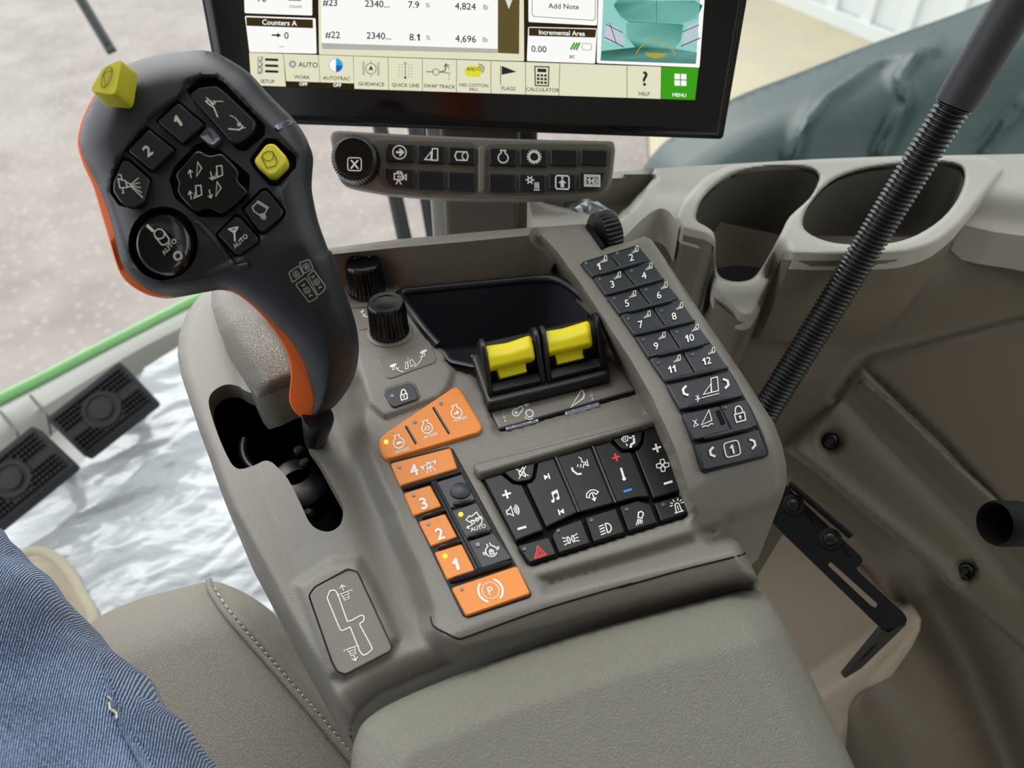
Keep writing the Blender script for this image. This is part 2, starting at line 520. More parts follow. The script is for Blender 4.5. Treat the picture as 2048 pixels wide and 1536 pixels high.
    def lathe(s, c, ax, prof, m, seg=40, flute=0, amp=0.0, cap0=True, cap1=True, rng=None):
        ax = Vector(ax).normalized(); c = Vector(c)
        u = ax.orthogonal().normalized(); v = ax.cross(u)
        rs = []
        for r, h in prof:
            ring = []
            for j in range(seg):
                t = 2 * math.pi * j / seg
                k = 1.0
                if flute and (rng is None or rng[0] <= h <= rng[1]): k = 1 - amp * (0.5 + 0.5 * math.cos(flute * t)) ** 2
                ring.append(c + ax * h + (u * math.cos(t) + v * math.sin(t)) * r * k)
            rs.append(ring)
        s.rings(rs, m, cap0, cap1)
    def tube(s, path, rad, m, seg=16, cap=True):
        path = [Vector(p) for p in path]
        if not hasattr(rad, '__len__'): rad = [rad] * len(path)
        rs = []
        t0 = (path[1] - path[0]).normalized()
        u = t0.orthogonal().normalized()
        for i, p in enumerate(path):
            t = (path[min(i + 1, len(path) - 1)] - path[max(i - 1, 0)]).normalized()
            u = (u - t * u.dot(t)).normalized(); v = t.cross(u)
            rs.append([p + (u * math.cos(2 * math.pi * j / seg) + v * math.sin(2 * math.pi * j / seg)) * rad[i] for j in range(seg)])
        s.rings(rs, m, cap, cap)
    def box(s, c, ux, uy, uz, m, bev=0.0):
        # box with corner frame: centre c and half-extent vectors
        c, ux, uy, uz = Vector(c), Vector(ux), Vector(uy), Vector(uz)
        if not bev:
            vs = [c + ux * i + uy * j + uz * k for k in (-1, 1) for j in (-1, 1) for i in (-1, 1)]
            s.add(vs, [(0, 2, 3, 1), (4, 5, 7, 6), (0, 1, 5, 4), (2, 6, 7, 3), (0, 4, 6, 2), (1, 3, 7, 5)], m); return
        lx, ly = ux.length, uy.length
        def ring(k, w):
            p = rnd([(-lx + w, -ly + w), (lx - w, -ly + w), (lx - w, ly - w), (-lx + w, ly - w)], bev, 3)
            return [c + ux.normalized() * a + uy.normalized() * b + uz * k for a, b in p]
        kz = bev / uz.length
        s.rings([ring(-1, bev), ring(-1 + kz * 0.3, bev * 0.3), ring(-1 + kz, 0), ring(1 - kz, 0), ring(1 - kz * 0.3, bev * 0.3), ring(1, bev)], m, True, True)
    def sheet(s, at, outline, m, space=8, holes=(), creases=(), skirt=None, hole_m=None):
        # surface filled between an outline and holes; at(points) -> 3-D; holes = (polygon, depth, floor?)
        outline = dedupe(resample(dedupe(outline), space * 1.1))
        hs = [dedupe(resample(dedupe(h[0]), space * 1.1)) for h in holes]
        cs = [resample(c, space * 1.1, False) for c in creases]
        verts, edges = [], []
        for loop in [outline] + hs:
            o = len(verts); verts += loop
            edges += [(o + i, o + (i + 1) % len(loop)) for i in range(len(loop))]
        for c in cs:
            o = len(verts); verts += c
            edges += [(o + i, o + i + 1) for i in range(len(c) - 1)]
        arr = np.asarray(outline)
        x0, y0 = arr.min(0); x1, y1 = arr.max(0)
        g = []
        row = 0
        y = y0
        while y < y1:
            xs = np.arange(x0 + (space / 2 if row % 2 else 0), x1, space)
            g.append(np.stack([xs, np.full(len(xs), y)], 1)); y += space * 0.87; row += 1
        g = np.concatenate(g)
        k = in_poly(outline, g) & (seg_dist(outline, g) > space * 0.55)
        g = g[k]
        for h in hs:
            k = (~in_poly(h, g)) & (seg_dist(h, g) > space * 0.55); g = g[k]
        for c in cs:
            g = g[seg_dist(c, g, False) > space * 0.5]
        verts += [tuple(q) for q in g]
        rv, re, rf, ov, oe, of = delaunay_2d_cdt([Vector(v) for v in verts], edges, [], 0, 1e-4)
        pts = np.array([(v.x, v.y) for v in rv])
        tri = np.array([f for f in rf if len(f) == 3])
        cen = pts[tri].mean(1)
        k = in_poly(outline, cen)
        for h in hs: k &= ~in_poly(h, cen)
        tri = tri[k]
        P = at(pts)
        o = s.add(P, [tuple(int(i) for i in t) for t in tri], m)
        back = {}
        for i, src in enumerate(ov):
            for q in src: back.setdefault(q, i)
        loops = []
        q = 0
        for loop in [outline] + hs:
            loops.append([back[q + i] for i in range(len(loop)) if (q + i) in back]); q += len(loop)
        def wall(idx, vec, mm, floor=False):
            n = len(idx); k = s.mi(mm)
            b0 = len(s.v)
            steps = vec if isinstance(vec, list) else [vec]
            prev = [o + i for i in idx]
            for vv in steps:
                b0 = len(s.v)
                s.v += [Vector(P[i]) + (vv(pts[i]) if callable(vv) else Vector(vv)) for i in idx]
                for j in range(n):
                    s.f.append((prev[j], prev[(j + 1) % n], b0 + (j + 1) % n, b0 + j)); s.m.append(k)
                prev = [b0 + j for j in range(n)]
            if floor: s.f.append(tuple(prev)); s.m.append(k)
        if skirt: wall(loops[0], skirt, m)
        for h, lp in zip(holes, loops[1:]):
            if len(h) > 1 and h[1] is not None: wall(lp, h[1], h[3] if len(h) > 3 else (hole_m or m), h[2] if len(h) > 2 else False)
        return P, pts
    def build(s, name, parent=None, sharp=40, smooth=True, origin=None):
        me = bpy.data.meshes.new(name)
        c = Vector(origin) if origin is not None else sum(s.v, Vector()) / max(1, len(s.v))
        me.from_pydata([tuple(v - c) for v in s.v], [], s.f)
        for m in s.mats: me.materials.append(m)
        me.polygons.foreach_set('material_index', s.m)
        bm = bmesh.new(); bm.from_mesh(me)
        bmesh.ops.recalc_face_normals(bm, faces=bm.faces)
        bm.to_mesh(me); bm.free()
        if smooth:
            me.polygons.foreach_set('use_smooth', [True] * len(me.polygons))
            me.set_sharp_from_angle(angle=math.radians(sharp))
        o = bpy.data.objects.new(name, me)
        col.objects.link(o)
        wl = c.copy()
        if parent is not None:
            o.parent = parent
            q = parent
            while q is not None:
                wl -= q.location; q = q.parent
        o.location = wl
        return o

def thing(name, label, cat, loc, group=None):
    o = bpy.data.objects.new(name, None)
    o.empty_display_size = 0.02
    o.location = loc
    col.objects.link(o)
    return tag(o, label, cat, group)
def tag(o, label=None, cat=None, group=None, kind=None):
    if label: o['label'] = label
    if cat: o['category'] = cat
    if group: o['group'] = group
    if kind: o['kind'] = kind
    return o
def shift(v): return Vector(v)
def np_at(fn):
    return lambda pts: [fn((p[0], p[1])) for p in pts]

# ------------------------------------------------------------------ the setting
def wpoly(mb, pts, z, m, th=0.0):
    top = [Vector((x, y, z)) for x, y in pts]
    if th: mb.rings([[t - Vector((0, 0, th)) for t in top], top], m, True, True)
    else: mb.add(top, [tuple(range(len(top)))], m)

mb = MB()
wpoly(mb, [(-9, -2), (0.2, -2), (1.1, 6.2), (3.4, 14), (-9, 14)], -1.45, 'concrete', 0.3)
tag(mb.build('ground', smooth=False), kind='structure')
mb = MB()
wpoly(mb, [(0.21, -2), (14, -2), (14, 14), (3.41, 14), (1.11, 6.2)], -1.45, 'sunlit', 0.3)  # same yard floor; its sunlit look is put into a paler colour
tag(mb.build('ground_sunlit', smooth=False), kind='structure')

# white ribbed sheet-metal wall of the hall, seen through the side window
GR = Level(-1.45)
w0, w1 = GR.at((1545, -6)), GR.at((1778, 92))
wd = (w1 - w0).normalized(); wnrm = Vector((wd.y, -wd.x, 0))
if wnrm.dot(CAM - w0) < 0: wnrm = -wnrm
a0, a1 = w0 - wd * 8, w0 + wd * 14
root = MB()
root.box((a0 + a1) / 2 + Vector((0, 0, 2.5)) - wnrm * 0.08, (a1 - a0) / 2, wnrm * 0.05, (0, 0, 2.5), 'white_metal')
wall_far = tag(root.build('wall_far', smooth=False), kind='structure')
for k in range(28):
    q = a0 + wd * (3.0 + 0.45 * k)
    r = MB()
    r.box(q + Vector((0, 0, 2.5)) - wnrm * 0.01, wd * 0.07, wnrm * 0.03, (0, 0, 2.5), 'white_metal')
    r.build('rib', wall_far, smooth=False)
mb = MB()
mb.box((a0 + a1) / 2 + Vector((0, 0, 0.06)) + wnrm * 0.03, (a1 - a0) / 2, wnrm * 0.03, (0, 0, 0.06), 'white_metal')
tag(mb.build('baseboard_far', smooth=False), kind='structure')

# cab floor, windscreen trim, green edge, panes
FL = Level(0.0)
front_px = cr([(-90, 848), (0, 803), (100, 753), (190, 706), (290, 655), (390, 604), (460, 575), (560, 556), (700, 545), (860, 540), (1000, 540)], 5, False)
front = [Level(0.05).at(p) for p in front_px]
mb = MB()
fp = [(v.x, v.y) for v in front]
wpoly(mb, [(-1.55, 0.3)] + fp + [(0.62, 1.25), (0.62, -0.75), (-1.3, -0.75)], 0.0, 'floor_mat', 0.04)
tag(mb.build('floor', smooth=False), kind='structure')

mb = MB()
inner_px = cr([(-90, 985), (0, 925), (100, 858), (190, 795), (275, 738), (370, 690), (460, 650), (560, 625), (700, 605), (860, 600), (1000, 600)], 5, False)
n = len(front_px)
r0 = [Level(0.035).at(p) for p in front_px]
rm = [Level(0.06).at(lerp(a, b, 0.16)) for a, b in zip(front_px, inner_px)]
rm2 = [Level(0.052).at(lerp(a, b, 0.5)) for a, b in zip(front_px, inner_px)]
rm3 = [Level(0.042).at(lerp(a, b, 0.62)) for a, b in zip(front_px, inner_px)]
r1 = [Level(0.012).at(p) for p in inner_px]
rb = [v - Vector((0, 0, 0.02)) for v in r1]
mb.rings([r0, rm, rm2, rm3, r1, rb], 'beige_pale', False, False, closed=False)
trim_1 = tag(mb.build('trim_1', sharp=60), kind='structure')
for q in (58, 6):          # two panel joints in the trim
    i0 = min(range(n), key=lambda i: abs(front_px[i][0] - q))
    mb = MB()
    mb.tube([rm[i0] + Vector((0, 0, 0.0)), rm2[i0 + 0] + Vector((0.03, 0.0, 0.0)), r1[min(i0 + 1, n - 1)] + Vector((0.02, 0, 0))], 0.0022, 'taupe_dark', 8)
    mb.build('joint', trim_1)
mb = MB()
mb.tube([v + Vector((0, 0, 0.004)) for v in front], 0.011, 'green_seal', 10)
tag(mb.build('trim_2'), kind='structure')

mb = MB()
out = [Vector((v.x * 1.10, v.y * 1.06, 1.62)) for v in front]
mb.rings([[v + Vector((0, 0, 0.012)) for v in front], out], 'glass', False, False, closed=False)
tag(mb.build('window_1'), kind='structure')

mb = MB()
mb.box((0.05, -0.22, 1.72), (0.92, 0, 0), (0, 0.66, 0), (0, 0, 0.04), 'liner', 0.03)  # unseen cab roof, its extent shaped to set the light inside
tag(mb.build('unseen_ceiling'), kind='structure')
mb = MB()
mb.box((0.0, -0.92, 0.84), (0.9, 0, 0), (0, 0.03, 0), (0, 0, 0.84), 'liner', 0.02)  # unseen rear wall, put in to hold back light from behind
tag(mb.build('wall_back'), kind='structure')

mb = MB()
mb.box((-0.98, -0.55, 0.84), (0.03, 0, 0), (0, 0.36, 0), (0, 0, 0.84), 'liner', 0.02)  # unseen, added to cut light from the rear left
tag(mb.build('unseen_wall_left'), kind='structure')
mb = MB()
mb.box((0.98, -0.40, 0.84), (0.03, 0, 0), (0, 0.52, 0), (0, 0, 0.84), 'liner', 0.02)
tag(mb.build('wall_right_rear'), kind='structure')

# ---- right-hand side of the cab: brown side wall, ledge, pane
ZL = 0.71
PW = Tilted((0.30, 0.56, 0.70), (-0.15, -0.85, 0.50))
SIDE = [(1010, 400), (1200, 395), (1330, 420), (1560, 470), (2160, 480), (3000, 560), (3000, 2150), (1400, 2150), (1380, 1100), (1250, 700), (1010, 620)]
# lower foot-well face swings out towards the seat; a broad roll runs down to the right
def side_h(pts):
    pts = np.asarray(pts)
    h = np.zeros(len(pts))
    # flat lower face, further back, left of the black bracket
    low = H2(-800, 1800, -100, 900, 250, 830, 620, 1150, 1000, 1536) + [(1815, 1250), (1700, 1420), (1660, 1720), (1200, 1720), (1200, 1200)]
    w = np.where(in_poly(low, pts), np.clip(seg_dist(low, pts) / 45, 0, 1), 0)
    h -= 0.035 * sstep(w)
    # long dark hollow running down to the lower right
    h -= 0.034 * np.exp(-(seg_dist([(1850, 1190), (1930, 1330), (2010, 1520), (2060, 1650)], pts, False) / 62) ** 2)
    h += 0.03 * np.exp(-(seg_dist([(1740, 1420), (1800, 1500), (1850, 1640)], pts, False) / 70) ** 2)
    # groove running across the wall and down along the raised trim
    for gl, wd_, dp in ((E2(1090, 1330, 1200, 1180, 1250, 1130, 1500, 1070, 2200, 890), 9, 0.006), (E2(1250, 1180, 1400, 1330, 1640, 1560, 1850, 1790, 2100, 2100), 7, 0.006)):
        dd = seg_dist(gl, pts, False)
        h -= dp * np.exp(-(dd / wd_) ** 2)
    # soft bulge under the cup holder
    dd = seg_dist(E2(300, 560, 420, 800, 640, 1010, 900, 1050), pts, False)
    h += 0.016 * np.exp(-(dd / 60) ** 2)
    dd = seg_dist(E2(880, 700, 1250, 680, 1500, 640), pts, False)
    h += 0.012 * np.exp(-(dd / 50) ** 2)
    return h
def side_at(pts):
    hh = side_h(pts)
    return [PW.at((p[0], p[1]), h) for p, h in zip(pts, hh)]
mb = MB()
mb.sheet(side_at, SIDE, 'brown', 8)
wall_right = tag(mb.build('wall_right', sharp=80), kind='structure')
LOWP = Tilted((0.30, 0.60, 0.60), (-0.35, -0.75, 0.55))
lowq = cr([(1470, 1010), (1540, 960), (1600, 1000), (1700, 1085), (1815, 1200), (1840, 1260), (1770, 1370), (1700, 1470), (1665, 1600), (1640, 1760), (1660, 2150)], 3, False) + [(1300, 2150), (1380, 1200)]
def low_at(pts):
    pts = np.asarray(pts)
    de = seg_dist(lowq, pts)
    h = 0.030 - 0.02 * np.clip(1 - de / 40, 0, 1) ** 2
    ridge = seg_dist([(1560, 1380), (1690, 1290), (1780, 1230)], pts, False)
    side = (pts[:, 1] - (1380 - (pts[:, 0] - 1560) * 0.68)) > 0
    h += np.where(side, 0.03 * sstep(ridge / 70), 0)
    return [LOWP.at((p[0], p[1]), k) for p, k in zip(pts, h)]
mb = MB()
mb.sheet(low_at, lowq, 'lower_skin', 12, skirt=[(0.0, 0.02, -0.02)])
tag(mb.build('wall_right_lower', sharp=70), kind='structure')

LEDGE = Level(ZL - 0.004)
led = E2(-470, 305, -320, 250, -150, 205, 0, 183, 200, 168, 560, 146, 1000, 122, 1400, 107, 2300, 92, 4200, 60, 4200, 860, 2300, 560, 2048, 512, 1900, 492, 1735, 455, 1870, 200, 1840, 150, 1700, 124, 1400, 130, 1000, 145, 600, 172, 460, 235, 360, 330, 310, 430) + cr(E2(300, 470, 260, 400, 215, 372, 170, 385, 110, 430, 40, 500, -40, 580), 4, False) + E2(-150, 560, -420, 520)
def ledge_at(pts):
    pts = np.asarray(pts)
    pocket = E2(-420, 340, 40, 205, 160, 190, 185, 215, 60, 380, -20, 450, -220, 400)
    w = np.where(in_poly(pocket, pts), np.clip(seg_dist(pocket, pts) / 16, 0, 1), 0)
    z = -0.030 * sstep(w)
    lip = np.clip(seg_dist(E2(1715, 470, 2048, 512, 2300, 560, 4200, 860), pts, False) / 95, 0, 1)
    z -= 0.022 * (1 - sstep(lip)) * (pts[:, 0] > 1860)
    return [LEDGE.at((p[0], p[1]), k) for p, k in zip(pts, z)]
mb = MB()
mb.sheet(ledge_at, led, 'beige', 9, skirt=[(0, 0, -0.03)])
tag(mb.build('trim_3', sharp=50), kind='structure')

e0, e1 = LEDGE.at(E2(-470, 300)[0]), LEDGE.at(E2(2300, 88)[0])
mb = MB()
far = [LEDGE.at(p) + Vector((0, 0.012, -0.01)) for p in E2(-150, 200, 0, 178, 560, 140, 1400, 101, 2300, 86, 4200, 54)]
mb.rings([far, [v + Vector((0.05, 0.10, 1.0)) for v in far]], 'glass', False, False, closed=False)
tag(mb.build('window_2'), kind='structure')

# ------------------------------------------------------------------ armrest console
ZD = 0.69
DR, DU = (0.958, -0.285), (-0.30, -0.93)       # print on the deck: right and up
console = thing('armrest_console', 'taupe plastic armrest console with orange and black keypads, knobs and padded rear', 'armrest', (0.0, 0.27, 0.60))

lip_in = D(-60, 900, 75, 888, 520, 842, 1000, 800, 1430, 757, 1465, 760)
strip_in = D(1465, 760) + [(1112, 500), (1160, 565), (1210, 640), (1262, 720), (1302, 790), (1330, 850), (1352, 900), (1372, 960), (1392, 1030), (1402, 1056), (1424, 1068), (1450, 1060)]
deck_out = [(422, 575), (397, 593), (373, 627), (358, 669), (355, 711), (363, 754), (379, 802), (397, 857), (419, 917), (440, 978), (458, 1025), (485, 1075), (506, 1115), (534, 1166), (562, 1220), (598, 1283), (633, 1346), (650, 1377), (672, 1420), (695, 1466),
            (702, 1478), (711, 1463), (730, 1431), (768, 1400), (856, 1361), (997, 1305), (1138, 1259), (1260, 1224), (1400, 1188), (1500, 1164), (1518, 1166),
            (1512, 1148), (1489, 1106), (1477, 1086), (1457, 1070), (1448, 1056), (1456, 1042), (1492, 1034), (1540, 1016), (1564, 996), (1573, 968), (1573, 930), (1564, 889), (1547, 844), (1520, 803), (1485, 748), (1433, 672), (1382, 596), (1319, 502), (1303, 479), (1290, 473), (1262, 482)] + \
           I(1310, 1195, 1060, 1265, 830, 955) + [(1167, 448), (1064, 455), (943, 465), (791, 479), (658, 496), (560, 520), (470, 552)]
deck_out = [p for p in deck_out]
strip_axis = (Vector((1216, 507)), Vector((1472, 927)))
def strip_z(p):
    t = ((p[0] - 1216) * 256 + (p[1] - 507) * 420) / (256 ** 2 + 420 ** 2)
    z = 0.033 - 0.004 * max(0, t)
    if t > 0.55: z -= 0.075 * (t - 0.55) ** 2
    if t > 1.0: z -= 0.03 * (t - 1.0)
    return z
strip_poly = strip_in + [(1470, 1048), (1600, 1080), (1640, 940), (1330, 440), (1160, 420)]
lip_poly = lip_in + [(1112, 500), (1200, 430), (900, 420), (600, 460), (560, 540)]
plat = H(1180, 250, 1225, 560, 1290, 680, 1312, 860, 1300, 960, 1335, 1120, 1420, 1330, 1520, 1536) + C2(760, 0, 880, 250, 955, 480, 955, 580) + C2(1090, 690) + [(1500, 1150), (1700, 1100), (1700, 400), (700, 420)]
wall_base = D(-60, 905, 100, 945, 300, 1030, 500, 1122, 560, 1132, 1000, 1092, 1450, 1050, 1530, 1052)
knob_step = E(-20, 330, 130, 740, 175, 900, 215, 1010, 300, 1085, 640, 960, 700, 900, 722, 830, 730, 780, 640, 640, 480, 380, 380, 280, 60, 200)
recess = E(885, 690, 700, 725, 760, 780, 880, 830, 960, 960, 1030, 1190, 1070, 1210, 1990, 955, 1975, 900, 1800, 650, 1700, 480)
radio_rec = G(652, 565, 1742, 250, 1780, 262, 1968, 790, 1945, 812, 975, 1120, 945, 1105)
def deck_z(pts):
    pts = np.asarray(pts, float)
    z = np.zeros(len(pts))
    def inside_w(poly, w):          # 1 well inside, 0 at w pixels outside
        i = in_poly(poly, pts); d = seg_dist(poly, pts)
        return np.where(i, 1.0, sstep(1 - d / w))
    wp = inside_w(plat, 42)
    z -= 0.016 * (1 - wp)
    dpl = np.where(in_poly(plat, pts), 0.0, seg_dist(plat, pts))
    z -= 0.016 * np.clip((dpl - 30) / 200, 0, 1)
    z += 0.0028 * inside_w(knob_step, 12)
    z -= 0.004 * inside_w(recess, 5)
    z -= 0.003 * inside_w(radio_rec, 6)
    sz = np.array([strip_z(p) for p in pts])
    ws = inside_w(strip_poly, 26)
    z = z + ws * (sz - z)
    dt_ = seg_dist(lip_in, pts, False); db_ = seg_dist(wall_base, pts, False)
    between = in_poly(lip_in + [(1112, 500)] + wall_base[::-1], pts)
    wl = np.where(in_poly(lip_poly, pts), 1.0, np.where(between, db_ / (dt_ + db_ + 1e-6), 0.0))
    wl = wl * (1 - ws)
    z = z + wl * (0.034 - z)
    # scoop below the radio keys
    sc = C2(1480, 290, 2100, 110, 2560, -30, 2660, -10, 2700, 150, 2048, 300, 1560, 420)
    w = np.where(in_poly(sc, pts), sstep(seg_dist(sc, pts) / 30), 0)
    z -= 0.006 * w
    # rim falls away around the outside
    de = seg_dist(deck_out, pts)
    fy = sstep((pts[:, 1] - 520) / 260)
    z -= 0.012 * np.clip(1 - de / 22, 0, 1) ** 2.2 * fy
    z -= 0.003 * np.clip(1 - de / 8, 0, 1) ** 2 * (1 - fy)
    # rear band drops towards the pad
    rear = [(690, 1480), (860, 1330), (1000, 1280), (1260, 1200), (1520, 1135)]
    w = np.clip(1 - seg_dist(deck_out[20:31], pts, False) / 70, 0, 1)
    z -= 0.012 * w ** 1.5
    # recess for the gear pattern plate, its frame stands a little proud
    fr = C2(110, 330, 330, 180, 520, 160, 620, 330, 760, 640, 700, 760, 420, 900, 320, 880)
    z += 0.005 * np.where(in_poly(fr, pts), sstep(seg_dist(fr, pts) / 26), 0)
    # the valley between the slot and the keypad
    dv = seg_dist(H(1050, 860, 1150, 1080, 1230, 1300, 1330, 1536) + C2(640, 120, 760, 430, 830, 560), pts, False)
    z -= 0.006 * np.exp(-(dv / 38) ** 2)
    return z
def deck_at(pts):
    zz = deck_z(pts)
    return [Level(ZD + z).at((p[0], p[1])) for p, z in zip(pts, zz)]
DECK = Level(ZD)
STRIP = Level(ZD, strip_z)
slot = cr([(417, 802), (428, 781), (452, 769), (476, 772), (488, 780), (505, 786), (525, 782), (575, 765), (640, 775), (660, 800), (655, 830), (650, 856), (617, 873), (612, 881), (631, 908), (661, 963), (683, 1005), (686, 1028), (680, 1050), (660, 1063), (636, 1059), (618, 1043), (600, 1005), (575, 957), (551, 931), (540, 923), (527, 922), (508, 931), (482, 938), (467, 932), (456, 915), (440, 880), (425, 838)], 3)
bin_open = rnd(D(548, 1150, 1450, 1062, 1545, 1060, 1650, 1125, 1800, 1262) + E(1690, 520, 1720, 600, 1500, 700, 900, 760, 730, 725, 690, 660, 610, 632), 8)
wheel_hole = I(880, 965, 1040, 950, 1250, 1180, 1080, 1230)
gear_hole = rnd(C2(215, 400, 250, 350, 440, 245, 500, 260, 700, 690, 690, 720, 430, 855, 380, 840, 350, 790), 6)
mb = MB()
mb.sheet(deck_at, deck_out, 'taupe', 7,
         holes=[(slot, [(0, 0, -0.003), (0.0, 0.0, -0.012)], False, 'taupe_smooth'), (bin_open, (0, 0, -0.004)), (gear_hole, (0, 0, -0.005), True, 'taupe_smooth')],
         creases=[lip_in + [(1112, 500)], strip_in, D(-20, 920, 100, 945, 300, 1030, 490, 1118)],
         skirt=[(0, 0, -0.006), lambda p: Vector((0, 0, -0.06 if p[1] > 600 else -0.05))])
mb.build('deck', console, sharp=55)

# slot: dark liner with a floor, and the linkage seen inside it
mb = MB()
low = Level(ZD - 0.03)
so = inset(slot, -2)
soz = deck_z(so)
r0 = [Level(ZD + z_ - 0.010).at(p) for p, z_ in zip(so, soz)]
cen = sum(r0, Vector()) / len(r0)
r1 = [cen + (v - cen) * 1.15 - Vector((0, 0, 0.02)) for v in r0]
r2 = [cen + (v - cen) * 1.1 - Vector((0, 0, 0.075)) for v in r0]
mb.rings([r0, r1, r2], 'black_deep', False, True)
mb.build('slot_liner', console, sharp=60)
mb = MB()
c = Level(ZD - 0.062).at((590, 880))
mb.tube([c + Vector((0.034 * math.cos(t), 0.034 * math.sin(t), 0)) for t in [math.radians(a) for a in range(180, 371, 10)]], 0.003, 'black', 10)
mb.build('linkage_ring', console)
for px in ((600, 905), (612, 930), (618, 1032)):
    mb = MB()
    c = Level(ZD - 0.045).at(px)
    mb.lathe(c, (0, 0, 1), [(0.0035, 0), (0.0035, 0.003), (0.002, 0.0045)], 'black_matt', 12)
    mb.build('linkage_bolt', console)
mb = MB()
for px, r in (((600, 985), 0.013), ((612, 1010), 0.016)):
    c = Level(ZD - 0.07).at(px)
    mb.lathe(c, (0, 0, 1), [(r, 0), (r, 0.018), (r * 0.8, 0.02)], 'black', 24)
mb.build('linkage_housing', console)

# wrist mound beside the joystick: grained top, plain front face
MOUND = Level(ZD + 0.016)
mp_ = cr(B(955, 300, 1060, 318, 1180, 380, 1330, 500, 1480, 700, 1530, 860, 1500, 950) + B(1440, 962, 1340, 1008), 4, False) + B(1245, 1042, 1205, 1000, 1160, 900, 1085, 760, 985, 600, 935, 440, 935, 330)
def mound_at(pts):
    pts = np.asarray(pts)
    de = seg_dist(mp_, pts)
    sl = seg_dist(B(935, 330, 935, 440, 985, 600, 1085, 760, 1160, 900, 1205, 1000), pts, False)
    z = -0.012 * np.clip(1 - de / 26, 0, 1) ** 2 - 0.016 * np.clip(1 - sl / 42, 0, 1) ** 1.6
    z -= 0.012 * np.clip((pts[:, 1] - 690) / 110, 0, 1) ** 1.5
    z -= 0.018 * np.clip((640 - pts[:, 1]) / 70, 0, 1) ** 1.5
    return [MOUND.at((p[0], p[1]), k) for p, k in zip(pts, z)]
mb = MB()
mb.sheet(mound_at, mp_, 'taupe_rough', 6, skirt=[(0, 0, -0.001)])
mound = mb.build('wrist_rest', console, sharp=60)
mb = MB()
lower = dedupe(inset(mp_, 1.0))
top = mound_at(lower)
r0 = [v - Vector((0, 0, 0.0008)) for v in top]
r1 = [v - Vector((0, 0, 0.029)) for v in top]
mb.rings([r1, r0], 'taupe_smooth', True, True)
mb.build('wrist_rest_base', console, sharp=50)

# black storage bin in the deck, with its rolled rim
mb = MB()
rim_o = inset(bin_open, -9)
cenp = (sum(p[0] for p in bin_open) / len(bin_open), sum(p[1] for p in bin_open) / len(bin_open))
lv = lambda pl, h: [Level(ZD + h).at(p) for p in pl]
top_in = lv(bin_open, 0.0015)
cb = sum(top_in, Vector()) / len(top_in)
bot = [cb + (v - cb) * 0.86 - Vector((0, 0, 0.046)) for v in top_in]
bot2 = [cb + (v - cb) * 0.80 - Vector((0, 0, 0.05)) for v in top_in]
mb.rings([lv(inset(bin_open, -7), 0.0005), lv(inset(bin_open, -6), 0.0028), lv(inset(bin_open, -2), 0.0034), lv(inset(bin_open, 1.5), 0.002), [cb + (v - cb) * 0.965 - Vector((0, 0, 0.01)) for v in top_in], bot, bot2], 'black_bin', False, True)
sbin = mb.build('storage_bin', console, sharp=70)
mb = MB()
rp0 = cr(D(785, 1495, 700, 1400, 610, 1275, 530, 1172, 545, 1140, 620, 1128, 900, 1100, 1200, 1072, 1420, 1052, 1530, 1050, 1610, 1078, 1710, 1148, 1822, 1250, 1790, 1300), 4, False)
mb.tube([Level(ZD + 0.0035 + 0.006 * max(0.0, min(1.0, (p[0] - 1060) / 90.0))).at(p) for p in rp0], 0.0030, 'black', 12)
mb.build('rolled_rim', sbin)

# gear pattern print on its plate
mb = MB()
gpts = np.array(gear_hole)
gfit = np.linalg.lstsq(np.c_[gpts, np.ones(len(gpts))], deck_z(gpts), rcond=None)[0]
gears = Level(ZD, lambda p: float(gfit[0] * p[0] + gfit[1] * p[1] + gfit[2]) - 0.0006)
gp_z = lambda p: float(deck_z([p])[0])
mb.slab(gears, inset(gear_hole, 2.5), 0.0, 0.003, 1.5, 'taupe_smooth')
gs = gears
path = cr(C2(340, 375, 370, 372, 388, 400), 4, False) + C2(440, 548, 452, 546) + cr(C2(470, 540, 515, 515, 535, 522, 530, 548, 512, 558), 4, False) + cr(C2(512, 570, 576, 690, 574, 715, 535, 740, 512, 720), 5, False) + C2(460, 590) + cr(C2(455, 580, 410, 600, 395, 585), 4, False) + C2(325, 415)
mb.line(gs, path, 2.2, 0.0003, 'white_print', True)
def plough(c, up):
    f = Frame(c, 14, (0.94, -0.34), (-0.34, -0.94))
    s = 1 if up else -1
    its = [('p', [(-.55, -.1), (.55, -.1), (.55, .25), (-.55, .25)], .6), ('p', [(-.4, -.1), (.4, -.1), (.4, -.75), (-.4, -.75)], .6), ('l', [(-1.1, .3), (1.1, .3)], .6), ('l', [(-1.1, .05), (-1.1, .3)], .5), ('l', [(1.1, .05), (1.1, .3)], .5), ('l', [(-.4, -.45), (.4, -.45)], .5)]
    ar = [('l', [(0, .6 * 1), (0, 1.35)], .9), ('l', [(-.45, 1.0), (0, 1.4), (.45, 1.0)], .9)] if up else [('l', [(0, -.8), (0, -1.6)], .9), ('l', [(-.45, -1.2), (0, -1.65), (.45, -1.2)], .9)]
    mb.icon(gs, f, its + ar, 0.0003, 'white_print', 2.0)
plough(C2(428, 395)[0], True); plough(C2(465, 710)[0], False)
mb.build('gear_pattern_plate', console)

# seam between the deck and its rear band
mb = MB()
dk = lambda p, h=0.0: Level(ZD + float(deck_z([p])[0]) + h).at(p)
sm = cr(C2(915, 520, 930, 575, 1000, 615, 1065, 645, 1110, 640, 1300, 570, 1600, 465, 2048, 335) + D2(0, 545, 300, 460, 600, 385, 632, 368), 4, False)
mb.tube([dk(p, 0.0) for p in resample(sm, 14, False)], 0.00042, 'black_deep', 6)
mb.build('seam', console)

